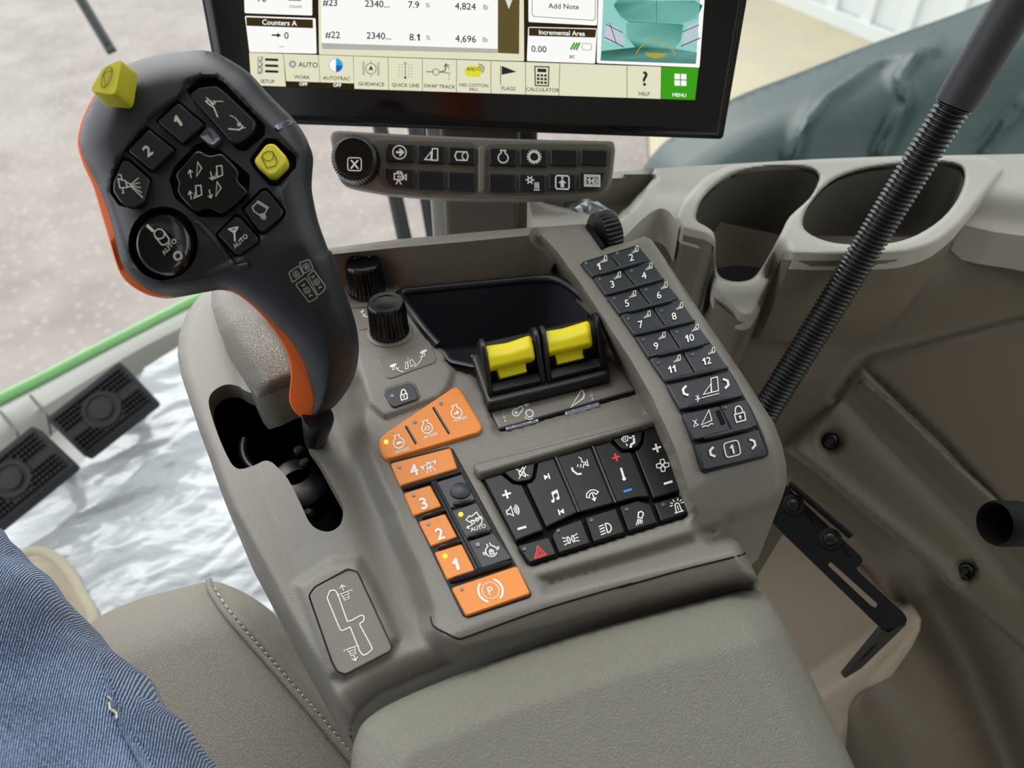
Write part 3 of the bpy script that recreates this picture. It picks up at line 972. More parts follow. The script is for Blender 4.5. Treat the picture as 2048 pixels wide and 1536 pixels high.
# padded rear of the armrest
pad_out = [(700, 1560), (705, 1500), (712, 1476), (722, 1452), (742, 1432), (780, 1408), (860, 1372), (997, 1318), (1138, 1272), (1260, 1238), (1400, 1202), (1490, 1180), (1512, 1179), (1532, 1190), (1548, 1210), (1575, 1255), (1615, 1338), (1654, 1418), (1709, 1536), (1790, 1720), (1500, 1760), (800, 1760), (690, 1700)]
pad_out = cr(pad_out, 3)
def pad_at(pts):
    pts = np.asarray(pts)
    de = seg_dist(pad_out, pts)
    fe = seg_dist([(690, 1600), (705, 1500), (722, 1452), (780, 1408), (997, 1318), (1260, 1238), (1505, 1178)], pts, False)
    re_ = seg_dist([(1505, 1178), (1548, 1210), (1615, 1338), (1709, 1536), (1800, 1740)], pts, False)
    t = np.clip(fe / 66, 0, 1)
    z = 0.006 + 0.012 * np.sin(t * math.pi / 2)
    t2 = np.clip((fe - 50) / 60, 0, 1)
    z += 0.004 * sstep(t2) - 0.010 * np.clip((fe - 110) / 500, 0, 1)
    z -= 0.016 * np.clip(1 - re_ / 70, 0, 1) ** 1.7
    z -= 0.008 * np.clip(1 - de / 14, 0, 1) ** 2
    return [Level(ZD - 0.02).at((p[0], p[1]), k) for p, k in zip(pts, z)]
mb = MB()
mb.sheet(pad_at, pad_out, 'pad', 11, skirt=[(0, 0, -0.008), (0, 0, -0.05)])
mb.build('armrest_pad', console, sharp=60)

# ------------------------------------------------------------------ keypads on the console
IC = {}
IC['bale'] = [('p', [(-.2, -.5), (.0, .55), (.75, .55), (.55, -.5)], 1), ('p', [(-1, -.5), (-.25, -.5), (-.08, .3)], 1)]
IC['head'] = [('p', [(-.95, -.7), (-.1, -.7), (.05, .2)], 1), ('p', [(-.05, -.7), (.2, .75), (.9, .75), (.7, -.7)], 1), ('l', [(-1.2, -1.0), (.7, -1.0)], .8)]
IC['lock'] = [('p', [(-.55, -.9), (.55, -.9), (.6, .05), (-.6, .05)], 1.2), ('l', [(-.42, .05), (-.42, .5), (-.25, .85), (0, .95), (.25, .85), (.42, .5), (.42, .05)], 1.2), ('d', 0, -.35, .16), ('l', [(0, -.35), (0, -.65)], 1)]
IC['eng'] = [('l', [(-.28, .55), (-.28, .95), (.28, .95), (.28, .55)], 1.2), ('a', 0, -.1, .72, 112, 428, 1.2), ('l', [(-.45, .95), (.45, .95)], 1.2)]
IC['turtle'] = [('f', [(-.4, -.3), (-.3, 0), (0, .1), (.3, 0), (.48, -.1), (.42, -.3)])]
IC['hare'] = [('f', [(-.42, -.35), (-.3, -.05), (.05, .05), (.1, .3), (.2, .1), (.42, .0), (.3, -.12), (.15, -.4), (-.1, -.2)])]
IC['track'] = [('p', [(-.4, -.25), (-.1, .15), (.25, .1), (.4, -.1), (.1, -.4)], .9), ('l', [(-.2, -.05), (.2, -.15)], .9)]
IC['spk'] = [('p', [(-.95, -.3), (-.6, -.3), (-.1, -.75), (-.1, .75), (-.6, .3), (-.95, .3)], 1.1), ('a', -.1, 0, .45, -50, 50, 1.1), ('a', -.1, 0, .75, -50, 50, 1.1), ('a', -.1, 0, 1.05, -50, 50, 1.1)]
IC['mute'] = [('p', [(-.5, -.3), (-.2, -.3), (.3, -.75), (.3, .75), (-.2, .3), (-.5, .3)], 1.1), ('l', [(-.8, .8), (.8, -.8)], .9), ('l', [(-.8, -.8), (.8, .8)], .9)]
IC['note'] = [('d', -.45, -.6, .25), ('d', .4, -.4, .25), ('l', [(-.22, -.6), (-.22, .7), (.6, .85), (.6, -.4)], 1.2), ('l', [(-.22, .45), (.6, .6)], 1.6)]
IC['next'] = [('f', [(-.6, .6), (-.6, -.6), (.4, 0)]), ('l', [(.5, .65), (.5, -.65)], 1.4)]
IC['prev'] = [('f', [(.6, .6), (.6, -.6), (-.4, 0)]), ('l', [(-.5, .65), (-.5, -.65)], 1.4)]
IC['phone'] = [('l', [(-.7, .5), (-.75, .1), (-.4, -.5), (.1, -.8), (.5, -.7)], 2.2), ('d', -.68, .5, .2), ('d', .5, -.7, .2)]
IC['talk'] = [('l', [(-1.0, .0), (-1.0, -.4), (-.6, -.95), (-.1, -1.05)], 1.8), ('l', [(-.35, -.15), (-.2, .15)], 1), ('l', [(-.05, -.3), (.15, .1)], 1), ('l', [(.25, -.45), (.5, .05)], 1), ('l', [(.1, .95), (.35, .7), (.3, .3), (.75, .1), (.6, -.15), (.9, -.35), (.95, .4)], 1)]
IC['hang'] = [('l', [(-1, -.1), (-.8, .45), (-.2, .75), (.4, .65), (.9, .2)], 1), ('l', [(-1, -.1), (-.6, -.25), (-.45, .2), (-.1, .35), (.2, .3), (.45, -.05), (.9, .2)], 1), ('l', [(0, .2), (0, -.8)], 1.2), ('l', [(-.3, -.45), (0, -.85), (.3, -.45)], 1.2)]
IC['thermo'] = [('l', [(0, .95), (0, -.6)], 2.2), ('d', 0, -.8, .3)]
IC['fan'] = [('p', [(0, 0), (-.25, .5), (-.1, .95), (.4, .9), (.45, .4)], 1), ('p', [(0, 0), (.5, .25), (.95, .1), (.9, -.4), (.4, -.45)], 1), ('p', [(0, 0), (.25, -.5), (.1, -.95), (-.4, -.9), (-.45, -.4)], 1), ('p', [(0, 0), (-.5, -.25), (-.95, -.1), (-.9, .4), (-.4, .45)], 1)]
IC['vent'] = [('p', [(-1, .6), (-.6, .9), (0, .75), (-.2, .15), (-.75, .1)], 1), ('l', [(-.7, .35), (-.65, .7)], .8), ('l', [(-.45, .3), (-.4, .75)], .8), ('l', [(.1, .45), (.5, .35)], 1.5), ('d', .75, .5, .17), ('l', [(.75, .25), (.6, -.4), (.1, -.55), (-.1, -.95)], 2.2), ('l', [(-.55, -.2), (-.45, -.6)], 1.2)]
IC['haz'] = [('p', [(-.9, -.75), (.9, -.75), (0, .9)], 1.3), ('p', [(-.4, -.5), (.4, -.5), (0, .3)], 1)]
IC['mark'] = [('l', [(-.25, .45), (-.45, .4), (-.45, -.4), (-.25, -.45), (-.1, 0), (-.25, .45)], 1), ('l', [(.25, .45), (.45, .4), (.45, -.4), (.25, -.45), (.1, 0), (.25, .45)], 1)] + [('l', [(s * .6, y), (s * 1.05, y * 1.5)], 1) for s in (-1, 1) for y in (-.35, 0, .35)]
IC['beam'] = [('l', [(.1, .7), (.1, -.7)], 1.1), ('a', .1, 0, .7, -90, 90, 1.1)] + [('l', [(-.15, y), (-.9, y - .1)], 1.1) for y in (.6, .2, -.2, -.6)]
IC['work'] = [('p', [(-.25, .15), (.05, .85), (.5, .9), (.75, .5), (.3, -.15)], 1.1), ('l', [(-.25, .15), (.3, -.15)], 1)] + [('l', [(-.3 + .18 * k, -.1 - .08 * k), (-.85 + .32 * k, -.95)], .9) for k in range(4)]
IC['beacon'] = [('l', [(-.4, -.8), (-.3, .3), (0, .5), (.3, .3), (.4, -.8)], 1.1), ('l', [(-.65, -.85), (.65, -.85)], 1.2), ('l', [(0, -.6), (0, .1)], .9)] + [('l', [(.55 * math.cos(a) * 1.1, .3 + .45 * math.sin(a)), (1.05 * math.cos(a), .3 + .85 * math.sin(a))], 1) for a in (0, .6, 1.2, 1.95, 2.55, 3.14)]
IC['road'] = [('l', [(-.55, -1), (-.1, .75)], .9), ('l', [(.75, -1), (.05, .75)], .9), ('l', [(.05, -.9), (.05, -.1)], 1.1), ('l', [(-.25, -.4), (.05, -.05), (.35, -.4)], 1.1), ('f', [(-1.3, .1), (-1.3, .3), (-.7, .32), (-.7, .1), (-.85, .1), (-.9, -.3), (-1.05, -.3), (-1.1, .1)]), ('f', [(.7, .42), (.7, .62), (1.3, .64), (1.3, .42), (1.15, .42), (1.1, .0), (.95, .0), (.9, .42)]), ('l', [(-.9, .28), (.9, .5)], .9)]
IC['park'] = [('c', 0, 0, .7, .7), ('t', 'P', 0, 0, 1.0), ('a', 0, 0, 1.0, -60, 55, 2.0), ('a', 0, 0, 1.0, 125, 240, 2.0)]
IC['harv'] = [('p', [(-.9, .35), (-.3, .75), (-.1, .55), (.75, .95), (.95, .2), (.1, -.1), (-.6, -.05)], 1), ('c', -.15, -.2, .25, 1), ('c', .5, -.05, .2, 1), ('a', .3, -.1, .85, -70, 20, 1), ('l', [(.85, -.15), (1.1, .2), (1.25, -.2)], 1), ('l', [(-1.1, -.75), (-.3, -.55)], 1), ('l', [(-.85, -.5), (-1.1, -.75), (-.8, -.95)], 1), ('t', 'AUTO', .3, -1.15, .75, .02)]
IC['diff'] = [('a', 0, 0, .8, 150, 240, 1.1), ('a', 0, 0, .8, 245, 330, 1.1), ('a', 0, 0, .8, 20, 70, 1.1), ('a', 0, 0, .8, 110, 150, 1.1), ('l', [(-1.25, .1), (-.75, .0)], 1), ('l', [(-1.25, -.15), (-.75, -.25)], 1), ('l', [(.75, .2), (1.25, .3)], 1), ('l', [(.75, -.05), (1.25, .05)], 1), ('l', [(-.2, .75), (-.35, 1.2)], 1), ('l', [(.2, .75), (.15, 1.25)], 1), ('p', [(-.28, -.45), (.28, -.45), (.28, .0), (-.28, .0)], 1), ('a', 0, 0, .22, 0, 180, 1), ('d', 0, -.2, .09)]

def led(parent, sf, c, h, m, r=3.6):
    mb = MB()
    mb.slab(sf, ell(c, r, r * 0.95, 12), h, 0.0006, 1.0, m)
    return mb.build('indicator_light', parent)

# --- narrow twelve-key strip on the right ridge
strip = MB()
sp = F(60, 283, 75, 266, 380, 172, 402, 182, 470, 265, 545, 370, 635, 490, 720, 612, 820, 745, 915, 880, 960, 950, 1000, 1025, 1050, 1110, 1090, 1195, 1125, 1275, 1150, 1350, 1156, 1390, 1132, 1410, 960, 1455, 790, 1495, 765, 1480, 745, 1430, 715, 1330, 690, 1260, 655, 1165, 620, 1090, 580, 1015, 545, 960, 455, 825, 370, 690, 285, 572, 205, 460, 130, 365)
strip.slab(STRIP, sp, 0.0012, 0.004, 2, 'black_matt')
strip = strip.build('header_keypad', console)
rowsL = F(62, 281, 131, 359, 205, 462, 285, 575, 370, 695, 455, 828, 550, 963)
rowsM = F(228, 230, 297, 310, 385, 414, 472, 527, 560, 651, 645, 783, 730, 922)
rowsR = F(395, 178, 466, 262, 545, 370, 640, 482, 725, 612, 822, 740, 918, 882)
nums = F(166, 298, 355, 245, 245, 400, 428, 350, 330, 510, 515, 463, 410, 632, 603, 585, 499, 758, 693, 712, 591, 893, 792, 845)
icons = F(192, 256, 374, 200, 272, 350, 455, 297, 360, 459, 542, 409, 444, 576, 632, 527, 530, 699, 722, 653, 618, 832, 817, 787)
leds = F(93, 277, 275, 219, 172, 370, 356, 319, 256, 480, 442, 430, 340, 597, 532, 550, 427, 720, 620, 674, 514, 853, 711, 806)
SR, SU = (0.97, -0.255), (-0.22, -0.96)
def wob(q, k): return rnd(inset(q, k), 3, 2)
for r in range(6):
    for c in range(2):
        q = [rowsL[r], rowsM[r], rowsM[r + 1], rowsL[r + 1]] if c == 0 else [rowsM[r], rowsR[r], rowsR[r + 1], rowsM[r + 1]]
        k = 2 * r + c
        mb = MB()
        mb.slab(STRIP, wob(q, 1.3), 0.0030, 0.0025, 1.3, 'key')
        mb.text(STRIP, Frame(nums[k], 20, SR, SU), str(k + 1), 0.0034, 'white_print', 0.012)
        f = Frame((icons[k][0] + 2.5, icons[k][1] - 1.5), 6.2, SR, SU)
        mb.icon(STRIP, f, IC['head'] + [('l', [(-1.55, -.75), (-1.3, -.55)], .7), ('l', [(-1.55, -1.25), (-1.3, -1.05)], .7), ('l', [(-1.5, -1.0), (-1.2, -.95)], .6)], 0.0034, 'white_print', 1.15)
        o = mb.build('key', strip)
        led(strip, STRIP, leds[k], 0.0036, 'led_dark')
for a, b in zip(F(172, 344, 210, 462, 336, 562, 376, 694, 506, 815, 556, 963, 690, 1112, 775, 1294), F(416, 273, 542, 370, 590, 496, 722, 612, 773, 751, 914, 883, 968, 1050, 1052, 1227)):
    mb = MB()
    pts = [STRIP.at(lerp(a, b, k / 6), 0.0038) for k in range(7)]
    mb.tube(pts, [0.0008] + [0.0014] * 5 + [0.0008], 'black', 8)
    mb.build('divider', strip)
# three long keys at the rear of the strip
L7, R7 = F(556, 985)[0], F(925, 900)[0]
long_rows = [F(556, 980, 925, 897, 1012, 1048, 640, 1130), F(650, 1152, 868, 1102, 940, 1255, 716, 1305), F(868, 1102, 1022, 1066, 1090, 1222, 940, 1255), F(725, 1330, 1096, 1240, 1148, 1395, 772, 1480)]
for i, q in enumerate(long_rows):
    mb = MB()
    q = [lerp(q[0], q[1], t) for t in (0, .5)] + [lerp(q[1], q[2], t) for t in (0, .5)] + [lerp(q[2], q[3], t) for t in (0, .5)] + [lerp(q[3], q[0], t) for t in (0, .5)]
    mb.slab(STRIP, wob(q, 0.7 if i in (1, 2) else 1.2), 0.0030, 0.0025, 1.4, 'key')
    if i == 0:
        mb.icon(STRIP, Frame(F(815, 990)[0], 19, SR, SU), IC['head'] + [('l', [(-1.75, -.6), (-1.5, -1.0), (-1.75, -1.3)], .8), ('l', [(-1.45, -.6), (-1.65, -.95)], .8), ('l', [(-1.9, -1.0), (-1.3, -1.0)], .7)], 0.0035, 'white_print', 2.0)
        arrows = F(668, 1020, 905, 975)
    if i == 1:
        mb.icon(STRIP, Frame(F(785, 1185)[0], 17, SR, SU), [('p', [(-.6, -.5), (.7, -.3), (.65, 1.0)], 1), ('l', [(-.6, -.8), (-.2, -.7), (.1, -.85), (.5, -.65), (.8, -.75)], 1), ('l', [(-1.5, .3), (-1.2, 0), (-1.5, -.35)], .8), ('l', [(-1.0, .3), (-1.3, 0), (-1.0, -.35)], .8), ('l', [(-1.6, -.5), (-.9, -.4)], .7)], 0.0035, 'white_print', 2.0)
        arrows = []
    if i == 2:
        mb.icon(STRIP, Frame(F(982, 1152)[0], 17, SR, SU), IC['lock'], 0.0035, 'white_print', 2.0)
        arrows = []
    if i == 3:
        f = Frame(F(940, 1355)[0], 15, SR, SU)
        mb.text(STRIP, Frame(F(938, 1358)[0], 26, SR, SU), '1', 0.0035, 'white_print')
        mb.line(STRIP, rnd([f(-1, -1), f(1, -1), f(1, 1), f(-1, 1)], 7, 3), 2.2, 0.0035, 'white_print', True)
        arrows = F(825, 1375, 1060, 1325)
    for a, p in enumerate(arrows):
        s = -1 if a == 0 else 1
        f = Frame(p, 11, SR, SU)
        mb.line(STRIP, [f(-s * .4, .9), f(s * .35, .4), f(s * .35, -.4), f(-s * .4, -.9)], 4.5, 0.0035, 'white_print')
    mb.build('long_key', strip)
led(strip, STRIP, F(902, 1115)[0], 0.0036, 'led_dark')
mb = MB()
mb.slab(STRIP, rnd(F(848, 1130, 868, 1126, 904, 1205, 882, 1214), 3), 0.0037, 0.002, 1, 'black_deep')
mb.build('key_slot', strip)

# --- orange and black gear keypad
gk = MB()
go = rnd(G(112, 492, 470, 400, 500, 412, 975, 1285, 965, 1308, 590, 1432, 558, 1420), 5)
gk.slab(DECK, go, 0.0006, 0.004, 1.5, 'black_matt')
gear_pad = gk.build('gear_keypad', console)
def deck_key(parent, q, m, h=0.0018, r=4, ins=0, name='key', sink=0.0):
    mb = MB()
    mb.slab(DECK, rnd(inset(q, ins) if ins else q, r), h, 0.0028, 2.0, m, sink=sink)
    return mb
def done(mb, parent, name='key', label=None):
    o = mb.build(name, parent)
    if label: o['label'] = label
    return o
q4 = G(122, 500, 485, 406, 527, 532, 182, 637)
k4 = deck_key(gear_pad, q4, 'orange')
k4.text(DECK, Frame(G(263, 541)[0], 32, DR, DU), '4', 0.0020, 'white_print', 0.035)
k4.icon(DECK, Frame(G(355, 520)[0], 13, DR, DU), IC['road'], 0.0020, 'white_print', 2.0)
done(k4, gear_pad)
for s, q, c in (('3', G(203, 680, 362, 631, 432, 760, 262, 817), G(322, 742)[0]), ('2', G(293, 852, 452, 802, 527, 945, 368, 1001), G(420, 925)[0]), ('1', G(388, 1036, 553, 984, 634, 1146, 465, 1202), G(515, 1112)[0])):
    k = deck_key(gear_pad, q, 'orange')
    k.text(DECK, Frame(c, 33, DR, DU), s, 0.0020, 'white_print', 0.03)
    done(k, gear_pad)
k = deck_key(gear_pad, G(490, 1250, 885, 1117, 968, 1285, 578, 1420), 'orange', r=6)
k.icon(DECK, Frame(G(726, 1268)[0], 24, DR, (-0.36, -0.93)), IC['park'], 0.0020, 'white_print', 2.0)
done(k, gear_pad)
k = deck_key(gear_pad, G(395, 612, 556, 562, 640, 722, 478, 778), 'key', h=0.0016)
k.lathe(DECK.at(G(545, 672)[0], 0.0012), (0, 0, 1), [(0.0058, 0.0), (0.0052, 0.0012), (0.003, 0.002), (0.001, 0.0022)], 'key', 24)
done(k, gear_pad)
k = deck_key(gear_pad, G(483, 788, 645, 733, 738, 903, 577, 960), 'key', h=0.0016)
k.icon(DECK, Frame(G(622, 845)[0], 15, DR, DU), IC['harv'], 0.0018, 'white_print', 2.0)
done(k, gear_pad)
k = deck_key(gear_pad, G(582, 972, 745, 917, 858, 1075, 655, 1143), 'key', h=0.0016)
k.icon(DECK, Frame(G(730, 1030)[0], 14, DR, DU), IC['diff'], 0.0018, 'white_print', 2.2)
done(k, gear_pad)
for a, b in zip(K(195, 340, 370, 590, 510, 858, 610, 1150, 640, 480, 770, 765), K(712, 190, 580, 525, 715, 800, 1160, 980, 815, 452, 962, 715)):
    mb = MB(); mb.tube([DECK.at(lerp(a, b, t), 0.0016) for t in (0, .1, .5, .9, 1)], [0.0006, .0013, .0013, .0013, .0006], 'black', 8); mb.build('divider', gear_pad)
for a, b in zip(K(455, 275, 480, 270), K(855, 1050, 885, 1040)):
    mb = MB(); mb.tube([DECK.at(lerp(a, b, t), 0.0016) for t in (0, .5, 1)], 0.0009, 'black', 8); mb.build('divider', gear_pad)
for c, m in ((G(175, 523)[0], 'led_off'), (G(262, 692)[0], 'led_off'), (G(350, 866)[0], 'led_off'), (G(452, 1058)[0], 'led_yellow'), (G(552, 1258)[0], 'led_off')):
    led(gear_pad, DECK, c, 0.0022, m, 5 if 'yellow' in m else 4)
led(gear_pad, DECK, G(547, 807)[0], 0.0022, 'led_red', 5.2)
led(gear_pad, DECK, G(650, 990)[0], 0.0022, 'led_off', 5)

# --- orange engine-speed panel
tz = cr(G(55, 400, 60, 352, 110, 305), 3, False) + G(480, 58) + cr(G(490, 50, 522, 42, 548, 62), 3, False) + cr(G(668, 262, 672, 292, 650, 315), 3, False) + cr(G(140, 465, 95, 468, 66, 430), 3, False)
ep = MB()
ep.slab(DECK, tz, 0.0024, 0.006, 1.6, 'orange')
for c, k, s in ((G(172, 374)[0], 'turtle', 0), (G(343, 286)[0], 'track', 1), (G(520, 194)[0], 'hare', 2)):
    ep.icon(DECK, Frame(c, 15, DR, (-.27, -.95)), IC['eng'] + IC[k], 0.0026, 'white_print', 1.8)
for c in G(195, 420, 367, 331, 543, 232):
    ep.text(DECK, Frame(c, 12.5, DR, (-.12, -.98)), 'n/min', 0.0026, 'white_print', 0.012)
eng_pad = ep.build('engine_speed_panel', console)
for a, b in ((G(216, 275)[0], G(279, 383)[0]), (G(381, 162)[0], G(478, 322)[0])):
    mb = MB(); d_ = (Vector(b) - Vector(a)).normalized(); nn_ = Vector((-d_.y, d_.x)) * 3.0
    mb.slab(DECK, rnd([tuple(Vector(a) + nn_), tuple(Vector(b) + nn_), tuple(Vector(b) - nn_), tuple(Vector(a) - nn_)], 3), 0.00255, 0.002, 0.5, 'taupe_dark')
    mb.line(DECK, [tuple(Vector(a) + nn_ * .5), tuple(Vector(b) + nn_ * .5)], 2.2, 0.0027, 'black_deep')
    mb.build('panel_groove', eng_pad)
led(eng_pad, DECK, G(97, 370)[0], 0.0028, 'led_yellow', 4.8)
led(eng_pad, DECK, G(270, 252)[0], 0.0028, 'led_off', 4); led(eng_pad, DECK, G(428, 139)[0], 0.0028, 'led_off', 4)

# --- lock key in its own recess
mb = MB()
mb.slab(Level(ZD + 0.0028), rnd(E(283, 940, 300, 905, 455, 862, 500, 885, 535, 965, 520, 995, 360, 1048, 330, 1030), 5), 0.0004, 0.003, 1.2, 'taupe_dark')
mb.slab(Level(ZD + 0.0028), rnd(E(292, 945, 310, 920, 456, 877, 486, 890, 520, 965, 510, 985, 360, 1038, 336, 1025), 5), 0.0012, 0.003, 1.6, 'key')
mb.icon(Level(ZD + 0.0028), Frame(E(421, 955)[0], 11, DR, (-.15, -.97)), IC['lock'], 0.0014, 'white_print', 2.0)
lk = mb.build('lock_key', console)
led(lk, Level(ZD + 0.0028), E(345, 962)[0], 0.0016, 'led_off', 4.6)

# --- radio, climate and light keys
rp_ = MB()
rp_.slab(DECK, radio_rec, -0.0018, 0.003, 1.0, 'black_deep')
radio = rp_.build('radio_keypad', console)
RK = [('volume_key', G(683, 592, 790, 560, 860, 618, 918, 626, 1052, 905, 1005, 922, 880, 972)),
      ('mute_key', G(797, 548, 1000, 483, 984, 580, 962, 606, 892, 618, 866, 608)),
      ('media_key', G(1008, 492, 1110, 462, 1256, 798, 1105, 870, 1062, 892, 936, 622, 975, 610, 995, 580)),
      ('phone_key', G(1122, 458, 1332, 398, 1474, 742, 1268, 800)),
      ('temperature_key', G(1344, 394, 1446, 364, 1510, 430, 1575, 428, 1692, 706, 1608, 708, 1486, 740)),
      ('vent_key', G(1450, 346, 1648, 296, 1636, 372, 1612, 405, 1545, 422, 1516, 414)),
      ('fan_key', G(1654, 292, 1742, 268, 1770, 274, 1918, 656, 1706, 716, 1592, 424, 1622, 412, 1645, 378)),
      ('hazard_key', G(884, 996, 1078, 940, 1128, 1050, 962, 1104)),
      ('marker_light_key', G(1092, 934, 1122, 888, 1276, 832, 1332, 984, 1138, 1046)),
      ('headlight_key', G(1290, 826, 1484, 766, 1542, 918, 1346, 980)),
      ('work_light_key', G(1498, 758, 1608, 722, 1692, 742, 1738, 860, 1556, 914)),
      ('beacon_key', G(1708, 738, 1918, 674, 1952, 790, 1752, 854))]
PLUS = [('l', [(-1, 0), (1, 0)], 1), ('l', [(0, 1), (0, -1)], 1)]
for nm, q in RK:
    k = MB()
    k.slab(DECK, rnd(inset(q, 1.0), 3, 3), 0.0012, 0.004, 1.8, 'key_radio')
    hh = 0.0014
    def ic(c, s, key, m='white_print', w=2.0): k.icon(DECK, Frame(G(*c)[0], s, DR, (-.28, -.95)), IC[key] if isinstance(key, str) else key, hh, m, w)
    if nm == 'volume_key': ic((823, 688), 9, PLUS, w=4); ic((860, 788), 13, 'spk'); ic((915, 891), 9, [('l', [(-1, 0), (1, 0)])], w=4.5)
    if nm == 'mute_key': ic((918, 557), 13, 'mute')
    if nm == 'media_key': ic((1065, 583), 9, 'next'); ic((1112, 702), 13, 'note'); ic((1152, 793), 9, 'prev')
    if nm == 'phone_key': ic((1265, 512), 17, 'talk'); ic((1343, 692), 14, 'hang')
    if nm == 'temperature_key': ic((1482, 466), 8, PLUS, 'red_print', 4); ic((1522, 565), 13, 'thermo'); ic((1552, 665), 8.5, [('l', [(-1, 0), (1, 0)])], 'blue_print', 4.5)
    if nm == 'vent_key': ic((1562, 368), 14, 'vent')
    if nm == 'fan_key': ic((1727, 410), 9, PLUS, w=4); ic((1763, 514), 13, 'fan'); ic((1796, 618), 9, [('l', [(-1, 0), (1, 0)])], w=4.5)
    if nm == 'hazard_key': ic((1020, 1035), 13, 'haz', 'red_print')
    if nm == 'marker_light_key': ic((1210, 960), 15, 'mark')
    if nm == 'headlight_key': ic((1420, 894), 14, 'beam')
    if nm == 'work_light_key': ic((1625, 830), 13, 'work')
    if nm == 'beacon_key': ic((1852, 760), 14, 'beacon')
    k.build(nm, radio)
for c in G(930, 1016, 1135, 906, 1335, 843, 1547, 776, 1768, 749): led(radio, DECK, c, 0.0018, 'led_dark', 4.2)
for a, b in zip(G(1122, 470, 1345, 405), G(1262, 800, 1482, 745)):
    mb = MB(); mb.tube([DECK.at(lerp(a, b, t), 0.0012) for t in (0, .5, 1)], 0.0013, 'key_radio', 8); mb.build('divider', radio)
# ledge above the radio
mb = MB()
mb.slab(DECK, rnd(G(618, 505, 640, 492, 1722, 182, 1748, 190, 1765, 238, 662, 562, 640, 545), 4), 0.0045, 0.006, 4, 'taupe')
mb.build('radio_ledge', console)

# --- knobs
def knob(base, rpx, top, collar=None, lean=(0, 0, 1)):
    b = Level(ZD + 0.0028).at(base)
    k = (b - CAM).dot(F_) / FPX
    r = rpx * k
    h = 0.0245
    root = MB()
    root.lathe(b, lean, [(r * 1.02, 0.001), (r * 1.02, 0.004), (r, 0.0042), (r * 0.97, h - 0.004), (r * 0.93, h - 0.0015), (r * 0.86, h), (r * 0.62, h), (r * 0.60, h - 0.0006), (0.0005, h - 0.0004)], 'black_gloss', 144, 26, 0.09, rng=(0.004, h - 0.002))
    o = root.build('knob', console, sharp=50)
    if collar:
        mb = MB()
        mb.lathe(b, lean, [(r * 1.28, -0.006), (r * 1.22, 0.0006), (r * 1.12, 0.0014), (r * 1.02, 0.0014)], 'taupe_smooth', 40)
        mb.build('collar', o)
    return o
knob(E(180, 275)[0], 36, None)
knob(E(330, 545)[0], 38.5, None, True)
# small plates with print under the knobs
KS = Level(ZD + 0.0028)
mb = MB()
mb.slab(KS, rnd(E(238, 712, 262, 696, 330, 690, 450, 655, 545, 600, 590, 590, 640, 715, 630, 742, 335, 848, 308, 842, 285, 812), 4), 0.0006, 0.002, 1.2, 'taupe_smooth')
f = Frame(E(455, 752)[0], 15, (0.95, -.31), (-.1, -1))
mb.icon(KS, f, [('p', [(-.55, -.55), (-.45, .35), (-.2, .35), (-.15, -.55)], .7), ('p', [(.25, -.45), (.2, .4), (.45, .45), (.9, -.3)], .7)] + [('d', -.08 + .01 * i, -.3 + .28 * i, .07) for i in range(5)] +
        [('a', -.2, 1.0, 1.9, 215, 252, .8), ('a', .2, 1.2, 1.9, 285, 330, .8), ('l', [(-1.75, .2), (-1.7, -.15), (-1.35, -.1)], .8), ('l', [(1.55, .5), (1.85, .3), (2.0, .65)], .8), ('f', [(-2.6, .3), (-2.6, .6), (-1.9, .65), (-1.6, .45), (-1.9, .3)]), ('p', [(-2.3, .25), (-2.0, .25), (-2.0, -.1), (-2.3, -.1)], .7), ('f', [(1.55, .9), (1.9, .75), (2.6, .85), (2.6, 1.15), (1.9, 1.15)]), ('p', [(1.95, .7), (2.3, .7), (2.3, .35), (1.95, .35)], .7)], 0.0008, 'white_print', 1.9)
mb.build('knob_label_plate', console)
mb = MB()
mb.slab(KS, rnd(E(60, 392, 210, 372, 250, 470, 235, 510, 130, 528, 100, 500), 4), 0.0006, 0.002, 1.2, 'taupe_smooth')
mb.icon(KS, Frame(E(165, 425)[0], 8, (.95, -.3), (0, -1)), [('l', [(-1.2, .9), (-.2, 1.0)], 1), ('l', [(-.7, 1.5), (-.75, .4)], 1), ('l', [(-.4, .1), (.2, -.7), (1.6, -.8)], .9), ('l', [(-.5, -.5), (-.4, .1), (.2, .0)], .9)], 0.0008, 'white_print', 1.6)
mb.build('knob_label_plate', console)
mb = MB()
mb.line(DECK, E(55, 382, 130, 378, 215, 370), 1.4, 0.0034, 'taupe_dark')
mb.build('plate_seam', console)

# --- ribbed thumb wheel at the front corner
wc = Level(ZD + 0.026).at(I(1085, 1070)[0])
ax = (Level(ZD + 0.026).at(I(1250, 1010)[0]) - Level(ZD + 0.026).at(I(930, 1100)[0])).normalized()
mb = MB()
mb.lathe(wc - ax * 0.0068, ax, [(0.004, 0), (0.0145, 0.0004), (0.0158, 0.0016), (0.0158, 0.0120), (0.0145, 0.0132), (0.004, 0.0136)], 'black', 168, 28, 0.10, rng=(0.0010, 0.0130))
mb.build('thumb_wheel', console, sharp=35)
mb = MB()
mb.slab(Level(ZD + 0.0325), rnd(I(835, 950, 890, 940, 1090, 1225, 1040, 1262, 1000, 1200), 2), 0.0, 0.02, 0.6, 'black_deep')
mb.build('wheel_well', console)

